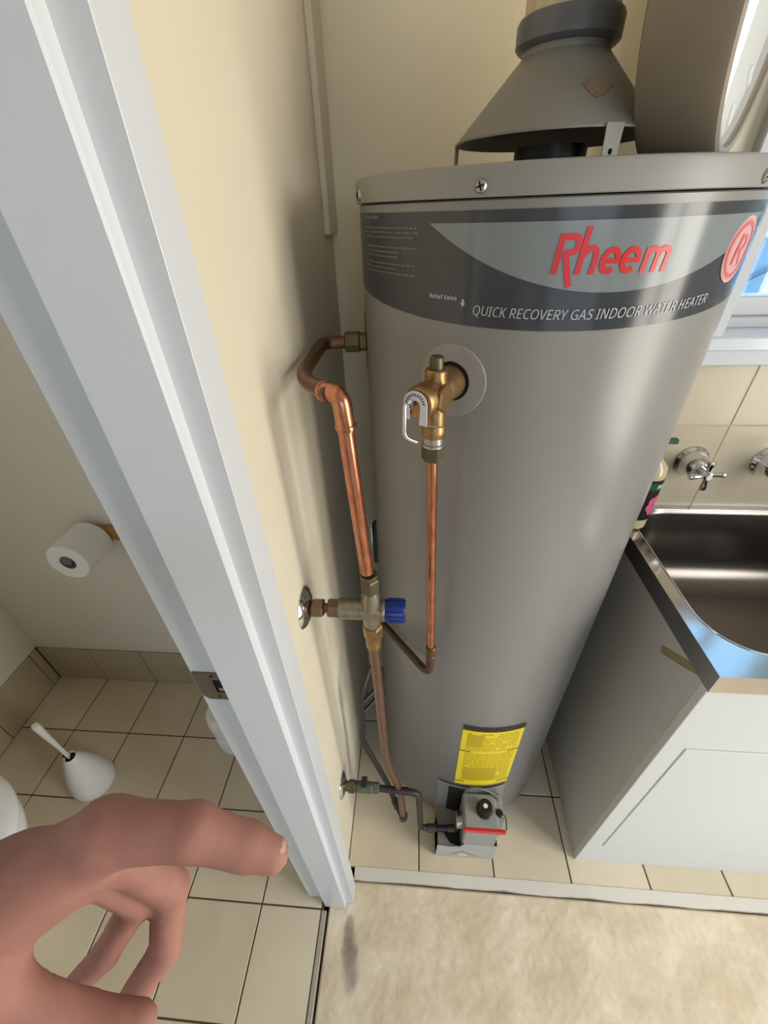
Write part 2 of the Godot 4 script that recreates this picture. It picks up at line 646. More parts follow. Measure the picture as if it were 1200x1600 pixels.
	box(sa, Vector3(1.918, 1.30, -0.04), Vector3(1.938, 2.09, -0.016), 0.002)
	box(sa, Vector3(2.28, 1.30, -0.04), Vector3(2.30, 2.09, -0.016), 0.002)
	obj("sash", sa, M.trim, win)
	var gl := mat(Color(0.92, 0.96, 1.0, 0.06), 0.02)
	gl.transparency = BaseMaterial3D.TRANSPARENCY_ALPHA
	obj("glass", boxm(Vector3(1.93, 1.296, -0.030), Vector3(2.665, 2.092, -0.026)), gl, win)
	# corner cable cover at the back left of the nook
	struct(obj("trim_3", boxm(Vector3(WX, 1.408, ZB), Vector3(WX + 0.011, 2.4, ZB + 0.082), 0.002), M.cream))
	# toilet shell
	slab("wall_toilet_back", M.toilet_wall, Vector3(-0.1, 0, -0.1), Vector3(1.119, 2.4, 0.0))
	var tl := Node3D.new()
	tl.name = numbered("wall_toilet_left")
	add_child(tl, true)
	struct(tl)
	slab("wall_below", M.toilet_wall, Vector3(-0.1, 0, 0.0), Vector3(0.0, 1.38, 1.7), tl)
	slab("wall_above", M.toilet_wall, Vector3(-0.1, 2.06, 0.0), Vector3(0.0, 2.4, 1.7), tl)
	slab("wall_beside", M.toilet_wall, Vector3(-0.1, 1.38, 0.0), Vector3(0.0, 2.06, 0.79), tl)
	slab("wall_beside", M.toilet_wall, Vector3(-0.1, 1.38, 1.31), Vector3(0.0, 2.06, 1.7), tl)
	var w3 := Node3D.new()
	w3.name = numbered("added_window_3")  # unseen window, added to bring light into the toilet and onto the jamb
	add_child(w3, true)
	struct(w3)
	var f3 := st()
	for z in [0.79, 1.275]:
		box(f3, Vector3(-0.08, 1.38, z), Vector3(-0.03, 2.06, z + 0.035), 0.002)
	for y in [1.38, 2.025]:
		box(f3, Vector3(-0.08, y, 0.79), Vector3(-0.03, y + 0.035, 1.31), 0.002)
	obj("window_frame", f3, M.trim, w3)
	obj("glass", boxm(Vector3(-0.057, 1.41, 0.82), Vector3(-0.053, 2.03, 1.28)), gl, w3)
	slab("wall_toilet_front", M.toilet_wall, Vector3(0.0, 0, 1.6), Vector3(1.119, 2.4, 1.7))
	var sk := Node3D.new()
	sk.name = numbered("baseboard_toilet")
	add_child(sk, true)
	struct(sk)
	slab("grout_bed", M.grout, Vector3(0, 0, 0), Vector3(1.119, 0.184, 0.0055), sk)
	slab("grout_bed", M.grout, Vector3(0, 0, 0), Vector3(0.0055, 0.184, 1.6), sk)
	tile_field(sk, "skirting_tile", [M.skirt], steps(0.009, 0.2, 1.119, 0.2), [0.002, 0.186], "z", 0.008, 0.0026, 0.007, rng)
	tile_field(sk, "skirting_tile", [M.skirt], steps(0.009, 0.04, 1.6, 0.2), [0.002, 0.186], "x", 0.008, 0.0026, 0.007, rng)
	# hall shell
	slab("wall_hall_left", M.hall, Vector3(1.119, 0, 1.44), Vector3(WX, 2.4, 3.1))
	slab("wall_hall_lintel", M.hall, Vector3(1.119, 2.08, 0.562), Vector3(WX, 2.4, 1.44))
	var hr := Node3D.new()
	hr.name = numbered("wall_hall_right")
	add_child(hr, true)
	struct(hr)
	slab("wall_beside", M.hall, Vector3(3.0, 0, 0.5), Vector3(3.1, 2.4, 0.70), hr)
	slab("wall_beside", M.hall, Vector3(3.0, 0, 1.70), Vector3(3.1, 2.4, 3.2), hr)
	slab("wall_above", M.hall, Vector3(3.0, 2.2, 0.70), Vector3(3.1, 2.4, 1.70), hr)
	slab("wall_below", M.hall, Vector3(3.0, 0, 0.70), Vector3(3.1, 0.3, 1.70), hr)
	slab("wall_hall_nib", M.hall, Vector3(2.70, 0, 0.5), Vector3(3.1, 2.4, 0.6))
	var hb := Node3D.new()
	hb.name = numbered("wall_hall_end")
	add_child(hb, true)
	struct(hb)
	slab("wall_beside", M.hall, Vector3(1.119, 0, 3.1), Vector3(1.38, 2.4, 3.2), hb)
	slab("wall_beside", M.hall, Vector3(2.92, 0, 3.1), Vector3(3.1, 2.4, 3.2), hb)
	slab("wall_above", M.hall, Vector3(1.38, 2.17, 3.1), Vector3(2.92, 2.4, 3.2), hb)
	var dr := Node3D.new()
	dr.name = numbered("door_2")  # unseen glazed door, invented to let light in from the hall end
	add_child(dr, true)
	struct(dr)
	var df := st()
	for x in [1.38, 2.13, 2.88]:
		box(df, Vector3(x, 0, 3.12), Vector3(x + 0.04, 2.17, 3.18), 0.002)
	box(df, Vector3(1.38, 2.12, 3.12), Vector3(2.92, 2.17, 3.18), 0.002)
	box(df, Vector3(1.38, -0.006, 3.12), Vector3(2.92, 0.05, 3.18), 0.002)
	obj("door_frame", df, M.trim, dr)
	obj("glass", boxm(Vector3(1.42, 0.05, 3.148), Vector3(2.88, 2.12, 3.152)), gl, dr)
	var w2 := Node3D.new()
	w2.name = numbered("added_window_2")  # unseen window, invented to light the nook from the right
	add_child(w2, true)
	struct(w2)
	var wf := st()
	for z in [0.70, 1.18, 1.66]:
		box(wf, Vector3(3.03, 0.30, z), Vector3(3.08, 2.20, z + 0.04), 0.002)
	box(wf, Vector3(3.03, 0.30, 0.70), Vector3(3.08, 0.34, 1.70), 0.002)
	box(wf, Vector3(3.03, 2.16, 0.70), Vector3(3.08, 2.20, 1.70), 0.002)
	obj("window_frame", wf, M.trim, w2)
	obj("glass", boxm(Vector3(3.053, 0.33, 0.73), Vector3(3.057, 2.17, 1.67)), gl, w2)
	slab("ceiling", M.ceiling, Vector3(-0.1, 2.4, -0.2), Vector3(3.1, 2.5, 3.2))

func door_frame() -> void:
	var d := Node3D.new()
	d.name = numbered("door_1")
	add_child(d, true)
	struct(d)
	# near jamb in profile: rebate, stop
	obj("jamb", boxm(Vector3(1.1185, 0.004, 0.556), Vector3(1.219, 2.08, 0.578), 0.0016), M.trim, d)
	obj("door_stop", boxm(Vector3(1.1645, 0.0, 0.57), Vector3(1.219, 2.055, 0.595), 0.0016), M.trim, d)
	var ap := PackedVector2Array([Vector2(WX, 0.5815), Vector2(WX, 0.545), Vector2(1.2345, 0.545), Vector2(1.2375, 0.548), Vector2(1.2375, 0.5826), Vector2(1.2371, 0.583), Vector2(1.2192, 0.5835)])
	var s := st()
	prism(s, ap, 2.13, Transform3D(Basis(Vector3(1, 0, 0), Vector3(0, 0, 1), Vector3(0, 1, 0)), Vector3(0, -0.004, 0)))
	obj("architrave", s, M.trim, d)
	# far jamb and head
	obj("jamb", boxm(Vector3(1.1185, 0.004, 1.42), Vector3(1.219, 2.08, 1.442), 0.0016), M.trim, d)
	obj("architrave", boxm(Vector3(WX, 0, 1.432), Vector3(1.2375, 2.13, 1.47), 0.003), M.trim, d)
	obj("jamb_head", boxm(Vector3(1.1185, 2.058, 0.556), Vector3(1.219, 2.08, 1.442), 0.0016), M.trim, d)
	obj("architrave", boxm(Vector3(WX, 2.068, 0.545), Vector3(1.2375, 2.106, 1.47), 0.003), M.trim, d)
	# strike plate with its latch hole, two screws and the curled lip
	var z := 0.578
	var plate := st()
	var out := [Vector2(1.1225, 1.017), Vector2(1.164, 1.017), Vector2(1.164, 0.961), Vector2(1.1285, 0.961), Vector2(1.1225, 0.968)]
	var hole := [Vector2(1.1425, 1.003), Vector2(1.158, 1.003), Vector2(1.158, 0.977), Vector2(1.1425, 0.977)]
	var ring := PackedVector2Array([out[0], out[1], out[2], hole[2], hole[1], hole[0]])
	prism(plate, ring, 0.0016, Transform3D(Basis(), Vector3(0, 0, z)))
	ring = PackedVector2Array([out[0], hole[0], hole[3], hole[2], out[2], out[3], out[4]])
	prism(plate, ring, 0.0016, Transform3D(Basis(), Vector3(0, 0, z)))
	prism(plate, PackedVector2Array([Vector2(1.1185, 1.014), Vector2(1.1225, 1.016), Vector2(1.1225, 0.9695), Vector2(1.1185, 0.974)]), 0.0014, Transform3D(Basis(Vector3.UP, -0.35), Vector3(1.1225, 0, z)).translated_local(Vector3(-1.1225, 0, 0)))
	var sp := obj("strike_plate", plate, mat(c8(122, 116, 108), 0.35, 0.8), d)
	sp.set_meta("label", "worn grey metal strike plate")
	obj("latch_hole", boxm(Vector3(1.1427, 0.9772, z - 0.0005), Vector3(1.1578, 1.0028, z + 0.0004)), M.void, sp)
	obj("latch_lip", boxm(Vector3(1.1455, 0.979, z), Vector3(1.1575, 0.985, z + 0.001), 0.0004), M.zinc, sp)
	for h in [1.0100, 0.9680]:
		var sc := st()
		cyl(sc, Vector3(1.1435, h, z + 0.001), Vector3(1.1435, h, z + 0.0022), 0.0022, 0.0003, 12)
		obj("screw", sc, M.black_pipe, sp)

# ------------------------------------------------------------------ heater
func heater() -> void:
	var t := thing("water_heater", "tall silver-grey cylindrical gas water heater with a dark curved label band, standing in the nook", "water heater", Vector3(HX, 0, HZ))
	var ax := Transform3D(Basis(), Vector3(HX, 0, HZ))
	var s := st()
	lathe(s, [Vector2(0, 0.012), Vector2(HR - 0.012, 0.012), Vector2(HR - 0.004, 0.016), Vector2(HR, 0.024), Vector2(HR, 1.4462), Vector2(HR - 0.002, 1.4475), Vector2(0, 1.4475)], ax, 128)
	obj("body", s, M.heater, t)
	s = st()
	lathe(s, [Vector2(0, 0.0), Vector2(HR - 0.012, 0.0), Vector2(HR - 0.012, 0.014), Vector2(0, 0.014)], ax, 64)
	obj("base_ring", s, M.black, t)
	s = st()
	var CR := HR + 0.0042
	lathe(s, [Vector2(HR - 0.004, 1.4484), Vector2(CR - 0.001, 1.4484), Vector2(CR, 1.4492), Vector2(CR, 1.469), Vector2(CR - 0.0012, 1.4715), Vector2(CR - 0.004, 1.4725), Vector2(0, 1.4725)], ax, 128)
	var cap := obj("cap", s, M.cap, t)
	for sv in [-0.108, 0.156, -0.300, 0.42, -0.56]:
		var sc := st()
		var d := jdir(sv)
		var p := jp(sv, 1.4565, 0.0042)
		lathe(sc, [Vector2(0.0058, 0.0), Vector2(0.0056, 0.0012), Vector2(0.0042, 0.0028), Vector2(0, 0.0034)], along(p, d), 20)
		var so := obj("screw", sc, M.zinc, cap)
		so.set_meta("label", "bright cross-head screw")
		var sx := st()
		var xf := along(p + d * 0.0026, d, 0.3)
		box(sx, Vector3(-0.0036, 0, -0.0007), Vector3(0.0036, 0.0011, 0.0007), 0, xf)
		box(sx, Vector3(-0.0007, 0, -0.0036), Vector3(0.0007, 0.0011, 0.0036), 0, xf)
		sx.generate_normals()
		sx.index()
		# cross recess joined as a second surface of the screw
		var am: ArrayMesh = so.mesh
		am = sx.commit(am)
		so.material_override = null
		am.surface_set_material(0, M.zinc)
		am.surface_set_material(1, M.void)
	# label band
	var hb := func(x: float) -> float: return 1.338 + 0.245 * (x + 0.035) * (x + 0.035)
	s = st()
	patch(s, -0.39, 0.37, hb, func(_x): return 1.4392, 0.0006, 96)
	var band := obj("label_band", s, M.band, t)
	band.set_meta("label", "dark grey glossy label band")
	var lb := func(x: float) -> float: return minf(1.4295, 1.3725 + 1.73 * (x - 0.02) * (x - 0.02))
	s = st()
	patch(s, -0.1615, 0.2015, lb, func(_x): return 1.4296, 0.0011, 72)
	obj("logo_panel", s, M.lens, band)
	rheem(band)
	# curved line of lettering
	var span := 0.248
	var tw := 1.0
	var probe := words("QUICK RECOVERY GAS INDOOR WATER HEATER", "Droid Sans", 0.0132, func(p: Vector2) -> Vector3: return Vector3(p.x, p.y, 0), false, 0.14)
	var bb := AABB()
	var pm := probe.commit()
	bb = pm.get_aabb()
	tw = span / bb.size.x
	s = words("QUICK RECOVERY GAS INDOOR WATER HEATER", "Droid Sans", 0.0132, func(p: Vector2) -> Vector3:
		var x := -0.1065 + (p.x - bb.position.x) * tw
		return jp(x, 1.3465 + 0.24 * (x + 0.018) * (x + 0.018) + (p.y - bb.position.y) * 0.92, 0.0013), false, 0.14)
	obj("lettering", s, M.print, band)
	s = words("Relief Valve", "Droid Sans", 0.0060, func(p: Vector2) -> Vector3:
		return jp(-0.159 + p.x, 1.3655 + p.y - p.x * 0.02, 0.0013), true)
	obj("lettering", s, M.print, band)
	s = st()
	rect(s, -0.1195, -0.1170, 1.3605, 1.3645, 0.0013)
	s.set_smooth_group(1)
	tri(s, jp(-0.1212, 1.3610, 0.0013), jp(-0.1153, 1.3610, 0.0013), jp(-0.11825, 1.3575, 0.0013))
	obj("arrow", s, M.print, band)
	# fine print: rows of unreadable small words
	s = st()
	var rng := RandomNumberGenerator.new()
	rng.seed = 3
	for row in [1.4335, 1.4245, 1.4205, 1.4160, 1.4065, 1.4020, 1.3975, 1.3905, 1.3860, 1.3815]:
		var x := -0.292
		var end := -0.250 if row in [1.4335] else -0.182 if rng.randf() > 0.3 else -0.215
		while x < end:
			var w := rng.randf_range(0.003, 0.010)
			rect(s, x, x + w, row, row + (0.0034 if row > 1.43 else 0.0019), 0.0013, 1)
			x += w + 0.0014
	obj("fine_print", s, mat(c8(104, 104, 104), 0.4), band)
	# round seal at the right
	s = st()
	var bc := Vector2(0.1725, 1.399)
	var disc := func(r: float, off: float, q: SurfaceTool) -> void:
		q.set_smooth_group(1)
		for i in 36:
			var a := TAU * i / 36.0
			var b := TAU * (i + 1) / 36.0
			tri(q, jp(bc.x, bc.y, off), jp(bc.x + r * cos(b), bc.y + r * sin(b), off), jp(bc.x + r * cos(a), bc.y + r * sin(a), off))
	disc.call(0.0285, 0.0013, s)
	var seal := obj("seal", s, mat(c8(226, 178, 172), 0.2), band)  # red seal paled; a washed-out window reflection put into the pinks
	s = st()
	disc.call(0.0268, 0.0016, s)
	obj("seal_field", s, mat(c8(214, 160, 154), 0.2), seal)
	var sf := func(p: Vector2) -> Vector2: return bc + p * 0.0268
	s = st()
	stroke(s, arc2(0, 0, 0.84, 0.84, 0, 360, 36), 0.13, 0.0019, sf)
	stroke(s, [Vector2(-0.30, -0.45), Vector2(-0.12, 0.5)], 0.17, 0.0019, sf)
	stroke(s, [Vector2(-0.2, 0.42), Vector2(0.22, 0.42), Vector2(0.34, 0.24), Vector2(0.2, 0.02), Vector2(-0.1, 0.0)], 0.16, 0.0019, sf)
	stroke(s, [Vector2(0.02, 0.05), Vector2(0.34, -0.5)], 0.17, 0.0019, sf)
	obj("emblem", s, M.salmon, seal)
	# relief valve opening plate
	s = st()
	var vs := -0.126
	var vh := 1.2775
	s.set_smooth_group(1)
	for i in 48:
		var a := TAU * i / 48.0
		var b := TAU * (i + 1) / 48.0
		var e := func(ang: float, r: float, off: float) -> Vector3: return jp(vs + r * cos(ang), vh + r * sin(ang), off)
		s.set_smooth_group(1)
		quad(s, e.call(b, 0.0225, 0.0012), e.call(b, 0.0415, 0.0012), e.call(a, 0.0415, 0.0012), e.call(a, 0.0225, 0.0012))
		s.set_smooth_group(2)
		quad(s, e.call(b, 0.0415, 0.0012), e.call(b, 0.0422, 0.0), e.call(a, 0.0422, 0.0), e.call(a, 0.0415, 0.0012))
	obj("cover_disc", s, mat(c8(152, 148, 142), 0.3), t)
	s = st()
	lathe(s, [Vector2(0, 0.0002), Vector2(0.0228, 0.0002), Vector2(0.0228, 0.0016), Vector2(0.0, 0.0016)], along(jp(vs, vh, 0), jdir(vs)), 32)
	obj("opening", s, M.void, t)
	# outlet plate on the left flank, oval hole below it
	s = st()
	rect(s, -0.372, -0.342, 1.232, 1.318, 0.0016, 4)
	rect(s, -0.343, -0.3415, 1.232, 1.318, 0.0008, 1)
	obj("outlet_plate", s, M.cap, t)
	var fx := Transform3D(Basis(Vector3(jdir(-0.352).z, 0, -jdir(-0.352).x), jdir(-0.352), Vector3.UP), jp(-0.352, 0.870, -0.002))
	s = st()
	var el := []
	for k in [[1.0, 0.0], [1.0, 0.007], [0.86, 0.0105]]:
		var ring := []
		for i in 28:
			var a := TAU * i / 28.0
			ring.append(fx * Vector3(0.019 * k[0] * cos(a), k[1], 0.058 * k[0] * sin(a)))
		el.append(ring)
	loft(s, el, true, false)
	s.set_smooth_group(-1)
	for i in 28:
		tri_out(s, el[2][i], el[2][(i + 1) % 28], fx * Vector3(0, 0.0105, 0), fx.origin)
	obj("thermostat_cover", s, M.black, t)
	s = st()
	box(s, Vector3(0.004, 0.0106, 0.012), Vector3(0.017, 0.0135, 0.052), 0.0005, fx)
	obj("tag", s, M.paper, t)
	# yellow warning label
	s = st()
	var lean := func(x0: float, x1: float, h0: float, h1: float, off: float, q: SurfaceTool, n: int) -> void:
		q.set_smooth_group(1)
		for i in n:
			var a := lerpf(x0, x1, float(i) / n)
			var b := lerpf(x0, x1, float(i + 1) / n)
			quad(q, jp(a, h1, off), jp(b, h1, off), jp(b, h0, off), jp(a, h0, off))
	lean.call(-0.0465, 0.0905, 0.246, 0.541, 0.0008, s, 16)
	var yl := obj("warning_label", s, M.yellow, t)
	yl.set_meta("label", "yellow printed warning label with a black top edge")
	s = st()
	lean.call(-0.0465, 0.0905, 0.521, 0.541, 0.0012, s, 16)
	obj("header_strip", s, M.black, yl)
	for q in [[-0.0465, -0.021, 0.424], [0.062, 0.0905, 0.424], [-0.0465, -0.022, 0.262], [0.058, 0.0905, 0.262]]:
		s = st()
		lean.call(q[0], q[1], q[2], q[2] + 0.0035, 0.0012, s, 4)
		obj("rule_line", s, M.black, yl)
	s = st()
	for r in range(26):
		var h := 0.274 + r * 0.0093
		if absf(h - 0.426) < 0.006:
			continue
		var x := -0.034
		while x < 0.08:
			var w := rng.randf_range(0.004, 0.013)
			if rng.randf() < 0.92:
				lean.call(x, minf(x + w, 0.082), h, h + 0.0048, 0.0012, s, 1)
			x += w + 0.0022
	lean.call(-0.03, 0.05, 0.275, 0.345, 0.0010, s, 6)
	lean.call(-0.034, 0.0, 0.45, 0.505, 0.0010, s, 4)
	obj("print", s, M.ochre, yl).set_meta("kind", "stuff")
	# burner door and gas control at the foot
	s = st()
	rect(s, -0.088, 0.088, 0.03, 0.235, 0.0035, 16)
	rect(s, -0.0895, -0.088, 0.03, 0.235, 0.0018, 1)
	obj("burner_door", s, M.heater, t)
	s = st()
	rect(s, -0.058, -0.018, 0.035, 0.225, 0.0046, 6)
	obj("opening", s, M.void, t)
	obj("burner_box", boxm(Vector3(1.4525, 0.003, 0.36), Vector3(1.604, 0.072, 0.4685), 0.002), M.heater, t)
	s = st()
	s.set_smooth_group(-1)
	quad(s, Vector3(1.470, 0.0726, 0.440), Vector3(1.513, 0.0726, 0.434), Vector3(1.513, 0.0726, 0.4675), Vector3(1.486, 0.0726, 0.462))
	obj("opening", s, M.void, t)
	var fp := PackedVector2Array([Vector2(1.450, 0.0), Vector2(1.606, 0.0), Vector2(1.606, 0.102), Vector2(1.52, 0.102), Vector2(1.512, 0.080), Vector2(1.486, 0.074), Vector2(1.452, 0.079)])
	s = st()
	prism(s, fp, 0.0016, Transform3D(Basis(), Vector3(0, 0.002, 0.470)))
	quad(s, Vector3(1.450, 0.078, 0.40), Vector3(1.450, 0.078, 0.4716), Vector3(1.450, 0.002, 0.4716), Vector3(1.450, 0.002, 0.40))
	quad(s, Vector3(1.606, 0.10, 0.4716), Vector3(1.606, 0.10, 0.36), Vector3(1.606, 0.002, 0.36), Vector3(1.606, 0.002, 0.4716))
	quad(s, Vector3(1.450, 0.002, 0.40), Vector3(1.450, 0.002, 0.4716), Vector3(1.450, 0.078, 0.4716), Vector3(1.450, 0.078, 0.40))
	var sh := obj("foot_shield", s, mat(c8(176, 173, 166), 0.45), t)
	s = st()
	var tp := func(x: float, y: float) -> Vector2: return Vector2(x, y)
	var zt := 0.4720
	for seg in [[Vector2(1.488, 0.016), Vector2(1.520, 0.047)], [Vector2(1.520, 0.047), Vector2(1.556, 0.016)]]:
		var a: Vector2 = seg[0]
		var b: Vector2 = seg[1]
		var o := Vector2(-(b - a).normalized().y, (b - a).normalized().x) * 0.0018
		s.set_smooth_group(-1)
		quad(s, Vector3(a.x + o.x, a.y + o.y, zt), Vector3(b.x + o.x, b.y + o.y, zt), Vector3(b.x - o.x, b.y - o.y, zt), Vector3(a.x - o.x, a.y - o.y, zt))
	obj("warning_triangle", s, mat(c8(120, 112, 92), 0.5), sh)
	s = st()
	box(s, Vector3(1.512, 0.012, zt - 0.0006), Vector3(1.534, 0.024, zt + 0.0001))
	obj("sticker", s, mat(c8(214, 206, 160), 0.5), sh)
	s = st()
	box(s, Vector3(1.514, 0.105, 0.390), Vector3(1.598, 0.212, 0.4715), 0.004)
	box(s, Vector3(1.585, 0.11, 0.385), Vector3(1.613, 0.206, 0.455), 0.004)
	var gc := obj("gas_control", s, mat(c8(150, 150, 144), 0.42), t)
	obj("red_strip", boxm(Vector3(1.512, 0.199, 0.4655), Vector3(1.612, 0.2125, 0.4735), 0.001), M.red, gc)
	s = st()
	lathe(s, [Vector2(0, 0.0), Vector2(0.0205, 0.0), Vector2(0.0205, 0.003), Vector2(0.018, 0.0045), Vector2(0.0172, 0.026), Vector2(0.0155, 0.029), Vector2(0, 0.029)], Transform3D(Basis(), Vector3(1.565, 0.212, 0.428)), 32)
	var kn := obj("knob", s, M.black, gc)
	kn.set_meta("label", "round black control knob with a white dot")
	s = st()
	lathe(s, [Vector2(0.0056, 0.0288), Vector2(0.0052, 0.0296), Vector2(0, 0.0297)], Transform3D(Basis(), Vector3(1.565, 0.212, 0.428)), 20)
	obj("dot", s, M.white_plastic, kn)
	s = st()
	cyl(s, Vector3(1.602, 0.205, 0.432), Vector3(1.602, 0.2155, 0.432), 0.0085, 0.001, 24)
	obj("igniter_button", s, M.black, gc)
	s = st()
	tube(s, bend([Vector3(1.520, 0.20, 0.392), Vector3(1.520, 0.245, 0.394), Vector3(1.562, 0.252, 0.394), Vector3(1.598, 0.226, 0.398), Vector3(1.604, 0.20, 0.402)], 0.02), 0.0028, 10)
	obj("sensor_wire", s, mat(c8(110, 110, 108), 0.5), gc)
	s = st()
	tube(s, bend([Vector3(1.598, 0.214, 0.43), Vector3(1.617, 0.214, 0.438), Vector3(1.618, 0.19, 0.46)], 0.012), 0.0016, 8)
	obj("sensor_wire", s, M.black_pipe, gc)
	obj("pipe_socket", (func() -> SurfaceTool:
		var q := st()
		cyl(q, Vector3(1.498, 0.150, 0.432), Vector3(1.518, 0.150, 0.432), 0.02, 0.002, 6)
		return q).call(), M.zinc, gc)
	draft_hood(t)
	wall_clock()

func rheem(parent: Node) -> void:
	# slanted red letters; x and y in cap heights, base line at y = 0
	var u := 0.0315
	var f := func(p: Vector2) -> Vector2: return Vector2(-0.0370 + (p.x * 0.965 + 0.10 * p.y) * u, 1.3885 + p.y * u)
	var o := 0.0017
	var w := 0.165
	var letters := []
	var s := st()
	stroke(s, [Vector2(0.08, 0.0), Vector2(0.08, 1.0)], 0.17, o, f)
	stroke(s, [Vector2(0.0, 0.93)] + arc2(0.42, 0.735, 0.17, 0.195, 90, -90) + [Vector2(0.25, 0.54)], w, o, f)
	stroke(s, [Vector2(0.26, 0.56), Vector2(0.62, -0.34)], 0.17, o, f)
	letters.append(s)
	s = st()
	stroke(s, [Vector2(0.76, -0.02), Vector2(0.76, 1.16)], 0.16, o, f)
	stroke(s, [Vector2(0.78, 0.44)] + arc2(1.0, 0.44, 0.17, 0.2, 150, 0) + [Vector2(1.17, -0.02)], 0.158, o, f)
	letters.append(s)
	for x in [1.62, 2.23]:
		s = st()
		stroke(s, arc2(x, 0.32, 0.22, 0.27, 0, 310, 26), 0.15, o, f)
		stroke(s, [Vector2(x - 0.22, 0.315), Vector2(x + 0.285, 0.315)], 0.125, o, f)
		letters.append(s)
	s = st()
	stroke(s, [Vector2(2.70, -0.02), Vector2(2.70, 0.62)], 0.145, o, f)
	stroke(s, [Vector2(2.71, 0.40)] + arc2(2.90, 0.42, 0.15, 0.16, 150, 0) + [Vector2(3.05, -0.02)], 0.15, o, f)
	stroke(s, [Vector2(3.06, 0.40)] + arc2(3.24, 0.42, 0.15, 0.16, 150, 0) + [Vector2(3.39, -0.02)], 0.15, o, f)
	letters.append(s)
	for q in letters:
		obj("letter", q, M.red, parent)

func draft_hood(t: Node3D) -> void:
	var ax := Transform3D(Basis(), Vector3(HX, 0, HZ))
	var s := st()
	lathe(s, [Vector2(0.1145, 1.5035), Vector2(0.1160, 1.5030), Vector2(0.1162, 1.5050), Vector2(0.0475, 1.5745), Vector2(0.0475, 1.583), Vector2(0.0455, 1.583), Vector2(0.0455, 1.5745), Vector2(0.1145, 1.5035)], ax, 72)
	var hood := obj("draft_hood", s, M.hood, t)
	hood.set_meta("label", "grey sheet-metal draft hood cone over the flue")
	s = st()
	lathe(s, [Vector2(0.0475, 1.5795), Vector2(0.0525, 1.5805), Vector2(0.0556, 1.5835), Vector2(0.0560, 1.600), Vector2(0.0540, 1.6035), Vector2(0.0505, 1.6040), Vector2(0.0500, 1.6), Vector2(0.048, 1.588)], ax, 56)
	obj("flue_collar", s, M.collar, hood)
	s = st()
	lathe(s, [Vector2(0.040, 1.4725), Vector2(0.043, 1.4725), Vector2(0.043, 1.498), Vector2(0.040, 1.498), Vector2(0.040, 1.4725)], ax, 40)
	obj("flue_outlet", s, M.black, t)
	for a in [0.30, -1.83, 2.2]:
		var d := Vector3(sin(a), 0, cos(a))
		var x := Vector3(cos(a), 0, -sin(a))
		var p := Vector3(HX, 0, HZ) + d * 0.1165
		var xf := Transform3D(Basis(x, Vector3.UP, d), p)
		s = st()
		# leg with a round hole, built as two halves round the hole
		var w := 0.010
		for sg in [-1.0, 1.0]:
			var poly := PackedVector2Array([Vector2(0, 1.4725), Vector2(sg * w * 0.85, 1.4725), Vector2(sg * w, 1.506), Vector2(0, 1.506)])
			var hs := []
			for i in 9:
				var tt := PI / 2 - PI * i / 8.0
				hs.append(Vector2(sg * 0.0026 * cos(tt), 1.4835 + 0.0026 * sin(tt)))
			for q in hs:
				poly.append(q)
			prism(s, poly, 0.0014, xf)
		obj("leg", s, M.hood, hood)
	# brown residue of a torn sticker on the cone
	s = st()
	var cone := func(a: float, h: float) -> Vector3:
		var r := lerpf(0.1162, 0.0475, (h - 1.505) / 0.0695) + 0.0008
		return Vector3(HX + r * sin(a), h, HZ + r * cos(a))
	var blob := [Vector2(0.02, 1.5405), Vector2(0.14, 1.5465), Vector2(0.22, 1.5445), Vector2(0.34, 1.5405), Vector2(0.47, 1.5395), Vector2(0.36, 1.5355), Vector2(0.26, 1.5300), Vector2(0.16, 1.5275), Vector2(0.10, 1.5325)]
	s.set_smooth_group(1)
	for i in blob.size():
		var b0: Vector2 = blob[i]
		var b1: Vector2 = blob[(i + 1) % blob.size()]
		tri(s, cone.call(0.2, 1.537), cone.call(b0.x, b0.y), cone.call(b1.x, b1.y))
	obj("sticker_residue", s, mottled(mat(Color.WHITE, 0.7), c8(128, 108, 82), c8(152, 140, 122), 0.06, 61, 14.0), hood)
	# flue pipe up to the ceiling
	s = st()
	lathe(s, [Vector2(0.0488, 1.600), Vector2(0.0488, 2.399)], ax, 48)
	lathe(s, [Vector2(0.0470, 2.399), Vector2(0.0470, 1.600), Vector2(0.0488, 1.600)], ax, 48)
	var fm := mat(Color.WHITE, 0.6)
	fm.albedo_texture = noise_tex(0.02, 66, 256, c8(196, 178, 146), c8(222, 208, 182))
	fm.uv1_triplanar = true
	fm.uv1_scale = Vector3(14, 3, 14)
	var fp := obj("flue_pipe", s, fm)
	tag(fp, "cream flue pipe rising from the collar of the draft hood", "pipe")

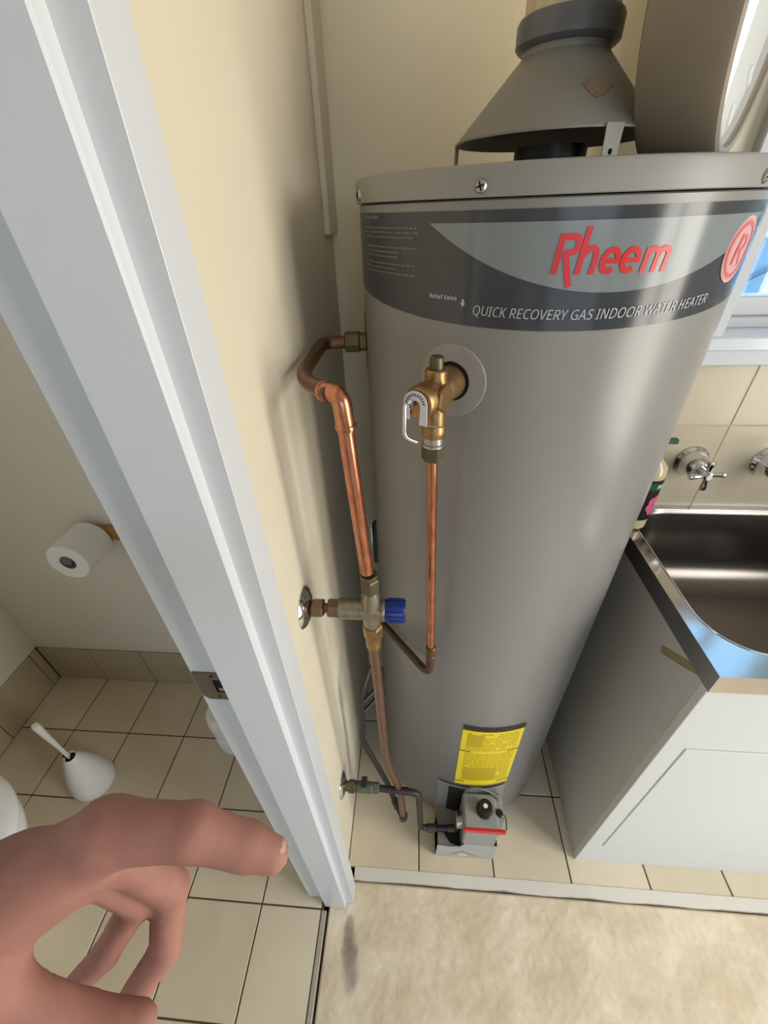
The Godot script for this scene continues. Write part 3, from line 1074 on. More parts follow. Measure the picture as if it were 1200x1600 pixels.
func wall_clock() -> void:
	# a round case stood on its edge on the heater's top
	var n := Vector3(0.80, 0.0, 0.60)
	var R := 0.125
	var back := Vector3(1.640, 1.4728 + R, 0.178)
	var t := thing("wall_clock", "round beige case with clear front and pale dial, standing on edge on the heater", "clock", Vector3(back.x, 1.4728, back.z))
	var xf := along(back, n)
	var D := 0.078
	var s := st()
	lathe(s, [Vector2(0, 0), Vector2(R - 0.010, 0), Vector2(R - 0.003, 0.003), Vector2(R, 0.010), Vector2(R, D - 0.008), Vector2(R - 0.002, D - 0.002), Vector2(R - 0.006, D), Vector2(R - 0.012, D - 0.001), Vector2(R - 0.0135, D - 0.004), Vector2(R - 0.0135, D - 0.014)], xf, 80)
	obj("case", s, mat(c8(142, 129, 111), 0.5), t)
	s = st()
	lathe(s, [Vector2(R - 0.0135, D - 0.014), Vector2(0, D - 0.014)], xf, 64)
	var dial := obj("dial", s, mat(c8(205, 203, 190), 0.5), t)
	var hm := mat(c8(236, 236, 228), 0.4)
	for i in 12:
		var a := TAU * i / 12.0
		var q := xf * Transform3D(Basis(Vector3.UP, a), Vector3.ZERO)
		s = st()
		box(s, Vector3(-0.004, D - 0.014, R - 0.040), Vector3(0.004, D - 0.0115, R - 0.020), 0.0006, q)
		if i % 3 == 0:
			box(s, Vector3(-0.011, D - 0.014, R - 0.033), Vector3(0.011, D - 0.0115, R - 0.028), 0.0006, q)
		obj("hour_mark", s, hm, dial)
	s = st()
	lathe(s, [Vector2(R - 0.0136, D - 0.006), Vector2(R - 0.0136, D - 0.0045), Vector2(0, D - 0.0035)], xf, 64)
	var g := mat(Color(0.95, 0.97, 0.97, 0.12), 0.02)
	g.transparency = BaseMaterial3D.TRANSPARENCY_ALPHA
	obj("glass", s, g, t)

# ------------------------------------------------------------------ plumbing
func one(f: Callable) -> SurfaceTool:
	var s := st()
	f.call(s)
	return s

func plumbing() -> void:
	# --- temperature and pressure relief valve
	var vs := -0.126
	var h := 1.2775
	var a := jdir(vs)
	var b := Vector3(a.z, 0, -a.x)
	var p0 := jp(vs, h, 0.0012)
	var p := p0 + a * 0.043 + b * 0.003
	var UPV := Vector3.UP
	var t := thing("relief_valve", "brass relief valve with a chrome lever, screwed into the heater front under the dark band", "valve", p0)
	var s := st()
	cyl(s, p0, p0 + a * 0.034, 0.0195, 0.002, 32, 0.0185)
	lathe(s, [Vector2(0.0190, -0.004), Vector2(0.0185, 0.004), Vector2(0.0172, 0.014), Vector2(0.0178, 0.026), Vector2(0.0178, 0.042), Vector2(0.0160, 0.045), Vector2(0, 0.045)], along(p0 + a * 0.034 + b * 0.002, a), 32)
	cyl(s, p - UPV * 0.048, p + UPV * 0.014, 0.0125, 0.001, 28)
	lathe(s, [Vector2(0, -0.051), Vector2(0.0128, -0.051), Vector2(0.0138, -0.049), Vector2(0.0138, -0.038), Vector2(0.0125, -0.036)], Transform3D(Basis(), p), 28)
	cyl(s, p + UPV * 0.012, p + UPV * 0.027, 0.0122, 0.0014, 28)
	var body := obj("body", s, M.brass, t)
	s = st()
	cyl(s, p + UPV * 0.026, p + UPV * 0.040, 0.0074, 0.0012, 16)
	obj("top_pin", s, M.old_brass, body)
	s = st()
	hex(s, p + a * 0.010 + b * 0.013, p + a * 0.010 + b * 0.0195, 0.0155, 0.4)
	obj("body_flat", s, M.brass, body)
	# round tag with its tail and the lever
	var e := p + a * 0.0375 - b * 0.003
	s = st()
	var pts := PackedVector2Array()
	for i in 17:
		var ang := PI * i / 16.0
		pts.append(Vector2(0.0142 * cos(ang), 0.0142 * sin(ang)))
	pts.append(Vector2(-0.0142, -0.018))
	pts.append(Vector2(-0.007, -0.018))
	for i in 9:
		var ang := PI - PI * i / 8.0
		pts.append(Vector2(0.0062 * cos(ang), 0.0062 * sin(ang) - 0.002))
	pts.append(Vector2(0.005, -0.022))
	pts.append(Vector2(0.0142, -0.022))
	prism(s, pts, 0.001, Transform3D(Basis(b, UPV, a), e))
	var tg := obj("tag", s, mat(c8(214, 208, 214), 0.4), t)
	tg.set_meta("label", "pale arched tag round the lever pivot")
	obj("tag_wire", one(func(q): tube(q, [e + b * 0.014 - UPV * 0.0215, e + b * 0.029 - UPV * 0.0215 - a * 0.006], 0.0008, 8)), M.zinc, tg)
	s = st()
	for i in 11:
		var ang := PI * (0.06 + 0.88 * i / 10.0)
		var q := Transform3D(Basis(b, UPV, a), e) * Transform3D(Basis(Vector3.BACK, ang - PI / 2), Vector3(0.0103 * cos(ang), 0.0103 * sin(ang), 0.0011))
		box(s, Vector3(-0.0006, -0.0015, 0), Vector3(0.0006, 0.0015, 0.0003), 0, q)
	obj("tag_print", s, M.black_pipe, tg)
	s = st()
	var l0 := e + a * 0.003
	tube(s, bend([l0 + UPV * 0.002 - b * 0.006, l0 + a * 0.009 + UPV * 0.002 - b * 0.006, l0 + a * 0.010 - UPV * 0.034 - b * 0.006, l0 - UPV * 0.042 + b * 0.004], 0.008), 0.0022, 12)
	box(s, Vector3(-0.007, -0.004, 0), Vector3(-0.001, 0.005, 0.006), 0.001, Transform3D(Basis(b, UPV, a), e))
	obj("lever", s, M.chrome, t)
	# tailpiece and nut
	s = st()
	cyl(s, p - UPV * 0.060, p - UPV * 0.050, 0.0118, 0.001, 24)
	cyl(s, p - UPV * 0.064, p - UPV * 0.060, 0.0128, 0.001, 24)
	obj("tailpiece", s, M.zinc, t)
	s = st()
	hex(s, p - UPV * 0.082, p - UPV * 0.063, 0.0138, 0.35)
	obj("nut", s, M.old_brass, t)
	# --- its copper drain
	var d := thing("drain_pipe", "slim bright copper pipe dropping straight down the heater front from the relief valve", "pipe", Vector3(1.409, 0.74, 0.394))
	var top := p - UPV * 0.082
	var low := Vector3(1.409, 0.740, 0.394)
	var away := Vector3(1.320, 0.731, 0.280)
	s = st()
	tube(s, [top, low + UPV * 0.085], 0.0064, 20)
	obj("straight_pipe", s, M.copper, d)
	s = st()
	tube(s, bend([low + UPV * 0.088, low, away + (away - low).normalized() * 0.012], 0.03), 0.0074, 18)
	obj("bent_pipe", s, mat(c8(88, 72, 56), 0.45, 0.7), d)
	s = st()
	cyl(s, low + UPV * 0.056, low + UPV * 0.088, 0.0082, 0.001, 24)
	cyl(s, low + UPV * 0.082, low + UPV * 0.086, 0.0090, 0.001, 24)
	cyl(s, low + UPV * 0.060, low + UPV * 0.064, 0.0090, 0.001, 24)
	obj("coupling", s, M.copper_dull, d)
	# --- hot pipe from the flank of the heater to the tempering valve
	var hp := thing("hot_water_pipe", "copper pipe curving from the heater's left flank down to the tempering valve", "pipe", Vector3(1.302, 1.05, 0.431))
	s = st()
	tube(s, bend([Vector3(1.270, 1.277, 0.168), Vector3(1.230, 1.277, 0.172), Vector3(1.2325, 1.278, 0.340), Vector3(1.287, 1.289, 0.424)], 0.06, 12), 0.0092, 22)
	obj("bent_pipe", s, M.copper_dull, hp)
	s = st()
	tube(s, bend([Vector3(1.2775, 1.287, 0.4095), Vector3(1.2995, 1.2915, 0.4325), Vector3(1.3015, 1.252, 0.431)], 0.022, 10), 0.0104, 22)
	cyl(s, Vector3(1.278, 1.2871, 0.410), Vector3(1.2803, 1.2876, 0.4135), 0.0114, 0.001, 24)
	cyl(s, Vector3(1.3013, 1.259, 0.431), Vector3(1.3016, 1.254, 0.431), 0.0118, 0.001, 24)
	obj("elbow", s, M.copper, hp)
	s = st()
	tube(s, [Vector3(1.3014, 1.254, 0.431), Vector3(1.3125, 1.040, 0.431)], 0.0094, 22)
	obj("straight_pipe", s, M.copper, hp)
	s = st()
	hex(s, Vector3(1.264, 1.277, 0.168), Vector3(1.288, 1.277, 0.167), 0.0155, 0.1)
	cyl(s, Vector3(1.288, 1.277, 0.167), Vector3(1.299, 1.277, 0.167), 0.0135, 0.001, 20)
	obj("nut", s, M.old_brass, hp)
	# --- tempering valve
	var vc := Vector3(1.315, 0.962, 0.431)
	var tv := thing("tempering_valve", "cast metal tempering valve with a blue knob, fixed to the wall left of the heater", "valve", vc)
	var X := Vector3.RIGHT
	s = st()
	cyl(s, Vector3(1.266, 0.962, 0.431), Vector3(1.331, 0.962, 0.431), 0.0158, 0.0015, 32)
	lathe(s, [Vector2(0, -0.036), Vector2(0.0115, -0.036), Vector2(0.0135, -0.030), Vector2(0.0150, -0.012), Vector2(0.0150, 0.012), Vector2(0.0135, 0.03), Vector2(0.0112, 0.040), Vector2(0, 0.040)], Transform3D(Basis(), vc), 32)
	obj("body", s, M.nickel, tv)
	s = st()
	hex(s, vc + UPV * 0.040, vc + UPV * 0.066, 0.0142, 0.2)
	cyl(s, vc + UPV * 0.066, vc + UPV * 0.074, 0.0125, 0.001, 24)
	obj("nut", s, M.old_brass, tv)
	s = st()
	hex(s, vc - UPV * 0.064, vc - UPV * 0.036, 0.0155, 0.5)
	cyl(s, vc - UPV * 0.086, vc - UPV * 0.064, 0.0125, 0.001, 24)
	obj("nut", s, M.brass, tv)
	s = st()
	lathe(s, [Vector2(0, 0), Vector2(0.0164, 0), Vector2(0.0168, 0.002), Vector2(0.0172, 0.028), Vector2(0.0155, 0.031), Vector2(0, 0.031)], along(Vector3(1.335, 0.962, 0.431), X), 40)
	for i in 14:
		var ang := TAU * i / 14.0
		var off := Vector3(0, cos(ang), sin(ang)) * 0.0172
		tube(s, [Vector3(1.340, 0.962, 0.431) + off, Vector3(1.364, 0.962, 0.431) + off], 0.0011, 6)
	var bk := obj("knob", s, M.blue, tv)
	bk.set_meta("label", "ribbed blue plastic knob")
	s = st()
	cyl(s, Vector3(1.330, 0.962, 0.431), Vector3(1.3355, 0.962, 0.431), 0.0172, 0.0006, 32)
	obj("knob_ring", s, M.nickel, tv)
	s = st()
	hex(s, Vector3(1.226, 0.962, 0.431), Vector3(1.243, 0.962, 0.431), 0.0145, 0.3)
	hex(s, Vector3(1.250, 0.962, 0.431), Vector3(1.268, 0.962, 0.431), 0.0152, 0.1)
	obj("nut", s, mat(c8(120, 100, 78), 0.42, 0.75), tv)
	s = st()
	cyl(s, Vector3(1.212, 0.962, 0.431), Vector3(1.252, 0.962, 0.431), 0.0075, 0.0005, 20)
	obj("inlet_tube", s, M.copper_dull, tv)
	s = st()
	lathe(s, [Vector2(0.032, 0), Vector2(0.0325, 0.002), Vector2(0.029, 0.006), Vector2(0.018, 0.0105), Vector2(0.010, 0.012), Vector2(0.0078, 0.012)], along(Vector3(WX, 0.962, 0.431), X), 40)
	var es := obj("wall_flange", s, M.chrome, tv)
	es.set_meta("label", "round chrome wall flange")
	# --- cold pipe down from the valve, and the dark branch
	var cp := thing("cold_water_pipe", "dull copper pipe running down from the tempering valve to the floor beside the heater", "pipe", Vector3(1.361, 0.13, 0.43))
	s = st()
	tube(s, bend([vc - UPV * 0.084, Vector3(1.3235, 0.47, 0.431), Vector3(1.352, 0.32, 0.43), Vector3(1.361, 0.14, 0.43)], 0.05, 10), 0.0085, 20)
	obj("down_pipe", s, mat(c8(128, 98, 84), 0.4, 0.8), cp)
	s = st()
	tube(s, bend([Vector3(1.361, 0.142, 0.432), Vector3(1.361, 0.118, 0.43), Vector3(1.343, 0.155, 0.412), Vector3(1.317, 0.23, 0.386), Vector3(1.256, 0.375, 0.35), Vector3(1.262, 0.47, 0.35), Vector3(1.266, 0.59, 0.35), Vector3(1.285, 0.62, 0.30)], 0.03, 8), 0.0068, 16)
	obj("branch_pipe", s, M.black_pipe, cp)
	s = st()
	cyl(s, Vector3(1.361, 0.150, 0.43), Vector3(1.361, 0.128, 0.43), 0.0112, 0.001, 20)
	cyl(s, Vector3(1.346, 0.150, 0.414), Vector3(1.337, 0.172, 0.405), 0.0098, 0.001, 20)
	obj("elbow", s, M.black_pipe, cp)
	for y in [0.505, 0.545]:
		s = st()
		tube(s, [Vector3(1.264, y, 0.35), Vector3(1.296, y, 0.31)], 0.005, 12)
		obj("clip", s, M.black_pipe, cp)
	# --- gas pipe from the wall to the control
	var gp := thing("gas_pipe", "dark corroded gas pipe from a wall flange low on the left to the heater's control", "pipe", Vector3(1.40, 0.08, 0.435))
	s = st()
	lathe(s, [Vector2(0.030, 0), Vector2(0.0305, 0.002), Vector2(0.026, 0.007), Vector2(0.014, 0.011), Vector2(0.0085, 0.012)], along(Vector3(WX, 0.325, 0.435), X), 36)
	obj("wall_flange", s, M.chrome, gp)
	s = st()
	cyl(s, Vector3(1.212, 0.325, 0.435), Vector3(1.232, 0.325, 0.435), 0.0115, 0.001, 20)
	hex(s, Vector3(1.230, 0.325, 0.435), Vector3(1.246, 0.325, 0.435), 0.0145, 0.2)
	hex(s, Vector3(1.243, 0.325, 0.435), Vector3(1.252, 0.325, 0.435), 0.0125, 0.5)
	obj("nut", s, M.old_brass, gp)
	s = st()
	cyl(s, Vector3(1.250, 0.325, 0.435), Vector3(1.290, 0.325, 0.435), 0.0132, 0.003, 20)
	cyl(s, Vector3(1.268, 0.325, 0.435), Vector3(1.268, 0.347, 0.431), 0.008, 0.002, 16)
	hex(s, Vector3(1.290, 0.325, 0.435), Vector3(1.304, 0.325, 0.435), 0.0125, 0.2)
	obj("gas_cock", s, M.green_pipe, gp)
	obj("handle", boxm(Vector3(1.262, 0.346, 0.421), Vector3(1.276, 0.352, 0.446), 0.002), M.black_pipe, gp)
	s = st()
	tube(s, bend([Vector3(1.300, 0.325, 0.435), Vector3(1.352, 0.322, 0.437), Vector3(1.398, 0.315, 0.437), Vector3(1.4075, 0.095, 0.437), Vector3(1.424, 0.086, 0.4365), Vector3(1.490, 0.086, 0.434)], 0.02, 8), 0.0078, 18)
	obj("pipe_run", s, M.black_pipe, gp)
	s = st()
	tube(s, bend([Vector3(1.480, 0.086, 0.434), Vector3(1.505, 0.086, 0.433), Vector3(1.508, 0.15, 0.432)], 0.02, 8), 0.0096, 18)
	cyl(s, Vector3(1.425, 0.086, 0.4365), Vector3(1.448, 0.086, 0.4355), 0.0102, 0.001, 18)
	obj("elbow", s, mat(c8(74, 72, 60), 0.5, 0.5), gp)

# ------------------------------------------------------------------ sink cabinet
func rrect(x0: float, x1: float, z0: float, z1: float, r: float, y: float, n: int = 10) -> Array:
	var o := []
	var cs := [[x1 - r, z1 - r, 0.0], [x0 + r, z1 - r, PI / 2], [x0 + r, z0 + r, PI], [x1 - r, z0 + r, PI * 1.5]]
	for c in cs:
		for i in n + 1:
			var a: float = c[2] + PI / 2 * i / n
			o.append(Vector3(c[0] + r * cos(a), y, c[1] + r * sin(a)))
	return o

func sink() -> void:
	var x0 := 1.8275
	var x1 := 2.42
	var zf := 0.458
	var t := thing("sink_cabinet", "white laundry cabinet under the steel sink, its left side in shade", "cabinet", Vector3((x0 + x1) / 2, 0, 0.25))
	var s := st()
	box(s, Vector3(x0, 0.0, 0.055), Vector3(x0 + 0.016, 0.848, zf - 0.0165), 0.001)
	box(s, Vector3(x1 - 0.016, 0.0, 0.055), Vector3(x1, 0.848, zf - 0.0165), 0.001)
	box(s, Vector3(x0 + 0.016, 0.0, 0.055), Vector3(x1 - 0.016, 0.60, 0.065), 0.001)
	box(s, Vector3(x0 + 0.016, 0.05, 0.065), Vector3(x1 - 0.016, 0.066, zf - 0.0165), 0.001)
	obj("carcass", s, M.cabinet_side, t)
	s = st()
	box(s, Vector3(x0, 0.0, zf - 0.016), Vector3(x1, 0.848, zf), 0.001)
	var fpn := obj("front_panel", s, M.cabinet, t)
	# door let into the front with a fine gap round it
	var door := obj("door", boxm(Vector3(1.867, 0.127, zf - 0.004), Vector3(2.385, 0.648, zf + 0.0012), 0.0012), M.cabinet, t)
	s = st()
	for r in [[1.865, 0.1245, 2.387, 0.127], [1.865, 0.648, 2.387, 0.650], [1.8648, 0.1245, 1.8668, 0.650], [2.385, 0.1245, 2.387, 0.650]]:
		box(s, Vector3(r[0], r[1], zf - 0.001), Vector3(r[2], r[3], zf + 0.0003))
	obj("door_gap", s, mat(c8(150, 150, 146), 0.7), fpn)
	s = st()
	prism(s, PackedVector2Array([Vector2(-0.345, 0.792), Vector2(-0.400, 0.830), Vector2(-0.438, 0.845), Vector2(-0.438, 0.838), Vector2(-0.400, 0.810), Vector2(-0.350, 0.777)]), 0.0005, Transform3D(Basis(Vector3(0, 0, -1), Vector3.UP, Vector3(-1, 0, 0)), Vector3(x0, 0, 0)))
	var tp := obj("tape_scrap", s, mat(c8(150, 136, 100), 0.6), t)
	tp.set_meta("label", "scrap of brown tape on the cabinet's side")
	# sink top
	var u := thing("laundry_sink", "stainless steel laundry sink with one deep bowl, set on the white cabinet", "sink", Vector3((x0 + x1) / 2, 0.848, 0.25))
	var X0 := 1.8153
	var X1 := 2.432
	var Z0 := ZS + 0.0008
	var Z1 := 0.4705
	var Y := 0.890
	s = st()
	var hole := rrect(1.839, 2.408, 0.060, 0.432, 0.085, Y)
	var outer := []
	for p in hole:
		# push each point of the bowl's rim out to the rectangle's edge
		var q: Vector3 = p
		var cx := clampf(q.x, 1.839 + 0.085, 2.408 - 0.085)
		var cz := clampf(q.z, 0.060 + 0.085, 0.432 - 0.085)
		var dx := q.x - cx
		var dz := q.z - cz
		var k := 1e9
		if dx > 1e-5: k = minf(k, (X1 - cx) / dx)
		if dx < -1e-5: k = minf(k, (X0 - cx) / dx)
		if dz > 1e-5: k = minf(k, (Z1 - cz) / dz)
		if dz < -1e-5: k = minf(k, (Z0 - cz) / dz)
		outer.append(Vector3(cx + dx * k, Y, cz + dz * k))
	var low := outer.map(func(v): return Vector3(v.x, 0.850, v.z))
	var inn := outer.map(func(v): return Vector3(clampf(v.x, x0, x1), 0.850, clampf(v.z, 0.055, zf)))
	# corners of the deck need a point of their own: snap the nearest
	for cxz in [Vector2(X0, Z0), Vector2(X0, Z1), Vector2(X1, Z0), Vector2(X1, Z1)]:
		var bi := 0
		var bd := 1e9
		for i in outer.size():
			var dd := Vector2(outer[i].x, outer[i].z).distance_to(cxz)
			if dd < bd:
				bd = dd
				bi = i
		outer[bi] = Vector3(cxz.x, Y, cxz.y)
		low[bi] = Vector3(cxz.x, 0.850, cxz.y)
	loft(s, [low, outer], false, false)
	loft(s, [outer, hole.map(func(v): return v + Vector3(0, -0.0003, 0))], false, false)
	loft(s, [inn, low], false, false)
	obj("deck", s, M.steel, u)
	# rolled bowl edge
	s = st()
	var closed := hole.duplicate()
	closed.append(hole[0])
	closed.append(hole[1])
	tube(s, closed, 0.0016, 8, false)
	obj("bowl_edge", s, M.chrome, u)
	s = st()
	var loops := []
	for k in [[0.0, 0.0], [0.003, -0.003], [0.005, -0.010], [0.008, -0.07], [0.012, -0.125], [0.020, -0.150], [0.034, -0.170], [0.055, -0.181], [0.085, -0.185], [0.17, -0.187]]:
		var r := maxf(0.085 - k[0] * 0.15, 0.02)
		loops.append(rrect(1.839 + k[0], 2.408 - k[0], 0.060 + k[0], 0.432 - k[0], minf(r, 0.085), Y + k[1]))
	loft(s, loops)
	s.set_smooth_group(1)
	var last: Array = loops[-1]
	var cc := Vector3(2.1235, Y - 0.188, 0.246)
	for i in last.size():
		tri(s, last[(i + 1) % last.size()], last[i], cc)
	obj("bowl", s, M.steel_shaded, u)
	s = st()
	cyl(s, Vector3(2.22, Y - 0.188, 0.246), Vector3(2.22, Y - 0.183, 0.246), 0.036, 0.002, 32)
	obj("drain", s, M.zinc, u)
	# taps
	for k in 2:
		var x: float = [1.944, 2.094][k]
		var tp2 := thing("wall_tap", ["chrome cross-handle wall tap nearest the heater, above the sink", "chrome wall tap at the right edge of the picture, above the sink"][k], "tap", Vector3(x, 1.004, ZS), "taps on the tiles over the sink")
		var o := Vector3(x, 1.004, ZS)
		s = st()
		lathe(s, [Vector2(0.033, 0.0), Vector2(0.0335, 0.002), Vector2(0.031, 0.0055), Vector2(0.0275, 0.0085), Vector2(0.0262, 0.012), Vector2(0.0255, 0.020), Vector2(0.0235, 0.030), Vector2(0.0185, 0.039), Vector2(0.013, 0.043), Vector2(0, 0.043)], along(o, Vector3.BACK), 44)
		obj("flange", s, M.chrome, tp2)
		s = st()
		cyl(s, o + Vector3(0, 0, 0.036), o + Vector3(0, 0, 0.062), 0.0075, 0.001, 20)
		obj("spindle", s, M.chrome, tp2)
		s = st()
		var hc := o + Vector3(0, 0, 0.060)
		lathe(s, [Vector2(0, -0.007), Vector2(0.009, -0.006), Vector2(0.0105, 0), Vector2(0.009, 0.006), Vector2(0, 0.008)], along(hc, Vector3.BACK), 24)
		for i in 4:
			var ang := TAU * i / 4.0 + 0.10
			var dd := Vector3(cos(ang), sin(ang), 0)
			lathe(s, [Vector2(0, 0), Vector2(0.0048, 0.004), Vector2(0.0044, 0.010), Vector2(0.0058, 0.022), Vector2(0.0066, 0.028), Vector2(0.0056, 0.0315), Vector2(0, 0.032)], along(hc, dd), 18)
		obj("cross_handle", s, M.chrome, tp2)
		s = st()
		cyl(s, hc + Vector3(0, 0, 0.006), hc + Vector3(0, 0, 0.0095), 0.006, 0.001, 20)
		obj("button", s, M.white_plastic, tp2)
	# detergent bottle on the sink's back corner, half hidden by the heater
	var b := thing("detergent_bottle", "clear detergent bottle with a black flower label, half hidden behind the heater", "bottle", Vector3(1.833, Y, 0.110))
	var bx := Transform3D(Basis(), Vector3(1.833, Y, 0.110))
	s = st()
	lathe(s, [Vector2(0, 0.0004), Vector2(0.020, 0.0004), Vector2(0.0265, 0.004), Vector2(0.027, 0.02), Vector2(0.027, 0.128), Vector2(0.0245, 0.142), Vector2(0.012, 0.155), Vector2(0.0095, 0.163), Vector2(0.0095, 0.172)], bx, 36)
	obj("body", s, mat(c8(196, 178, 140), 0.12), b)
	s = st()
	lathe(s, [Vector2(0.0274, 0.026), Vector2(0.0274, 0.120)], bx, 36)
	var lbl := obj("label", s, M.black, b)
	s = st()
	lathe(s, [Vector2(0.02765, 0.098), Vector2(0.02765, 0.113)], bx, 36)
	obj("label_stripe", s, mat(c8(26, 88, 58), 0.35), lbl)
	var bp := func(sx: float, hh: float, off: float) -> Vector3: return Vector3(1.833, Y, 0.11) + Vector3(sin(sx / 0.0277) * (0.0277 + off), hh, cos(sx / 0.0277) * (0.0277 + off))
	s = words("PAL", "Droid Sans", 0.0125, func(q: Vector2) -> Vector3: return bp.call(0.008 + q.x, 0.1055 + q.y, 0.0004), true, 0.15)
	obj("lettering", s, M.white_plastic, lbl)
	s = st()
	s.set_smooth_group(-1)
	for i in 6:
		var ang := TAU * i / 6.0 + 0.3
		var c := Vector2(0.016 + 0.008 * cos(ang), 0.062 + 0.014 * sin(ang))
		for j in 10:
			var a0 := TAU * j / 10.0
			var a1 := TAU * (j + 1) / 10.0
			tri(s, bp.call(c.x, c.y, 0.0005), bp.call(c.x + 0.0075 * cos(a1), c.y + 0.010 * sin(a1), 0.0005), bp.call(c.x + 0.0075 * cos(a0), c.y + 0.010 * sin(a0), 0.0005))
	obj("flower_print", s, mat(c8(206, 92, 124), 0.4), lbl)
	s = st()
	lathe(s, [Vector2(0.0095, 0.168), Vector2(0.0095, 0.186), Vector2(0.008, 0.194), Vector2(0, 0.195)], bx, 28)
	box(s, Vector3(-0.006, 0.186, -0.006), Vector3(0.026, 0.196, 0.006), 0.002, bx)
	obj("pump_cap", s, mat(c8(30, 84, 62), 0.4), b)

# ------------------------------------------------------------------ toilet room
func toilet_room() -> void:
	# roll on a timber holder
	var h := thing("roll_holder", "timber toilet roll holder on the toilet's back wall", "holder", Vector3(0.53, 0.745, 0))
	var s := st()
	box(s, Vector3(0.472, 0.728, 0.0), Vector3(0.60, 0.768, 0.022), 0.003)
	obj("backing_block", s, mottled(mat(Color.WHITE, 0.5), c8(150, 104, 50), c8(190, 138, 74), 0.03, 71, 8.0), h)
	s = st()
	cyl(s, Vector3(0.500, 0.748, 0.02), Vector3(0.500, 0.748, 0.128), 0.0145, 0.001, 20)
	obj("spindle", s, mat(c8(96, 96, 100), 0.5), h)
	var r := thing("toilet_roll", "white toilet roll on the timber holder", "toilet roll", Vector3(0.50, 0.69, 0.08))
	var xf := along(Vector3(0.500, 0.740, 0.026), Vector3.BACK)
	s = st()
	lathe(s, [Vector2(0.021, 0.0), Vector2(0.052, 0.0), Vector2(0.0535, 0.002), Vector2(0.0535, 0.098), Vector2(0.052, 0.100), Vector2(0.021, 0.100), Vector2(0.0205, 0.099)], xf, 56)
	obj("paper", s, M.paper, r)
	s = st()
	lathe(s, [Vector2(0.0205, 0.1), Vector2(0.0195, 0.1), Vector2(0.0195, 0.0)], xf, 36)
	obj("core", s, mat(c8(128, 126, 130), 0.9), r)
	# brush in its cone holder
	var bh := thing("toilet_brush", "white toilet brush with its handle up in a cone-shaped holder on the tiles", "brush", Vector3(0.380, 0, 0.352))
	var bx := Transform3D(Basis(), Vector3(0.380, 0, 0.352))
	s = st()
	lathe(s, [Vector2(0, 0.0), Vector2(0.056, 0.0), Vector2(0.060, 0.006), Vector2(0.060, 0.03), Vector2(0.053, 0.07), Vector2(0.040, 0.115), Vector2(0.028, 0.150), Vector2(0.020, 0.168), Vector2(0.016, 0.174), Vector2(0.013, 0.17)], bx, 44)
	obj("holder", s, M.white_plastic, bh)
	s = st()
	var top := Vector3(0.368, 0.35, 0.350)
	var foot := Vector3(0.376, 0.165, 0.351)
	tube(s, [foot, foot.lerp(top, 0.3), foot.lerp(top, 0.75), foot.lerp(top, 0.94), top], 0.006, 18, true, [0.0055, 0.0055, 0.0085, 0.0098, 0.0085])
	obj("handle", s, M.white_plastic, bh)
	s = st()
	box(s, Vector3(-0.019, 0.171, -0.004), Vector3(-0.010, 0.181, 0.004), 0.001, bx)
	box(s, Vector3(0.006, 0.171, -0.004), Vector3(0.015, 0.181, 0.004), 0.001, bx)
	obj("clip", s, M.black, bh)
	# toilet pan with cistern on the left wall
	var tz := 0.655
	var t := thing("toilet", "white glazed toilet at the left edge, partly behind the pointing hand", "toilet", Vector3(0.3, 0, tz))
	s = st()
	var loops := []
	for k in [[0.0, 0.16, 0.47, 0.105], [0.03, 0.16, 0.465, 0.10], [0.14, 0.17, 0.46, 0.10], [0.26, 0.16, 0.50, 0.135], [0.34, 0.14, 0.555, 0.172], [0.385, 0.13, 0.565, 0.18], [0.398, 0.135, 0.56, 0.176]]:
		loops.append(pan_loop(k[1], k[2], k[3], k[0], tz))
	loft(s, loops, true)
	s.set_smooth_group(2)
	var tl: Array = loops[-1]
	for i in tl.size():
		tri(s, tl[i], tl[(i + 1) % tl.size()], Vector3(0.36, 0.398, tz))
	obj("pan", s, M.porcelain, t)
	s = st()
	loops = [pan_loop(0.14, 0.566, 0.178, 0.400, tz), pan_loop(0.135, 0.572, 0.183, 0.406, tz), pan_loop(0.135, 0.572, 0.183, 0.418, tz), pan_loop(0.15, 0.555, 0.168, 0.428, tz), pan_loop(0.18, 0.50, 0.12, 0.432, tz)]
	loft(s, loops, true)
	s.set_smooth_group(1)
	tl = loops[-1]
	for i in tl.size():
		tri(s, tl[i], tl[(i + 1) % tl.size()], Vector3(0.34, 0.433, tz))
	obj("lid", s, M.white_plastic, t)
	s = st()
	box(s, Vector3(0.0, 0.40, tz - 0.19), Vector3(0.155, 0.78, tz + 0.19), 0.02)
	obj("cistern", s, M.porcelain, t)
	# pack of rolls in clear wrap behind the door jamb
	var pk := thing("roll_pack", "plastic-wrapped toilet rolls on the tiles, just showing behind the door jamb", "toilet roll", Vector3(0.79, 0, 0.20))
	s = st()
	for k in 2:
		lathe(s, [Vector2(0, 0.001), Vector2(0.045, 0.001), Vector2(0.054, 0.012), Vector2(0.056, 0.05), Vector2(0.054, 0.088), Vector2(0.045, 0.1), Vector2(0, 0.1)], Transform3D(Basis(), Vector3(0.79, k * 0.102, 0.20)), 36)
	for k in 2:
		lathe(s, [Vector2(0, 0.001), Vector2(0.045, 0.001), Vector2(0.054, 0.012), Vector2(0.056, 0.05), Vector2(0.054, 0.088), Vector2(0.045, 0.1), Vector2(0, 0.1)], Transform3D(Basis(), Vector3(0.905, k * 0.102, 0.20)), 36)
	obj("wrapped_roll", s, M.white_plastic, pk)

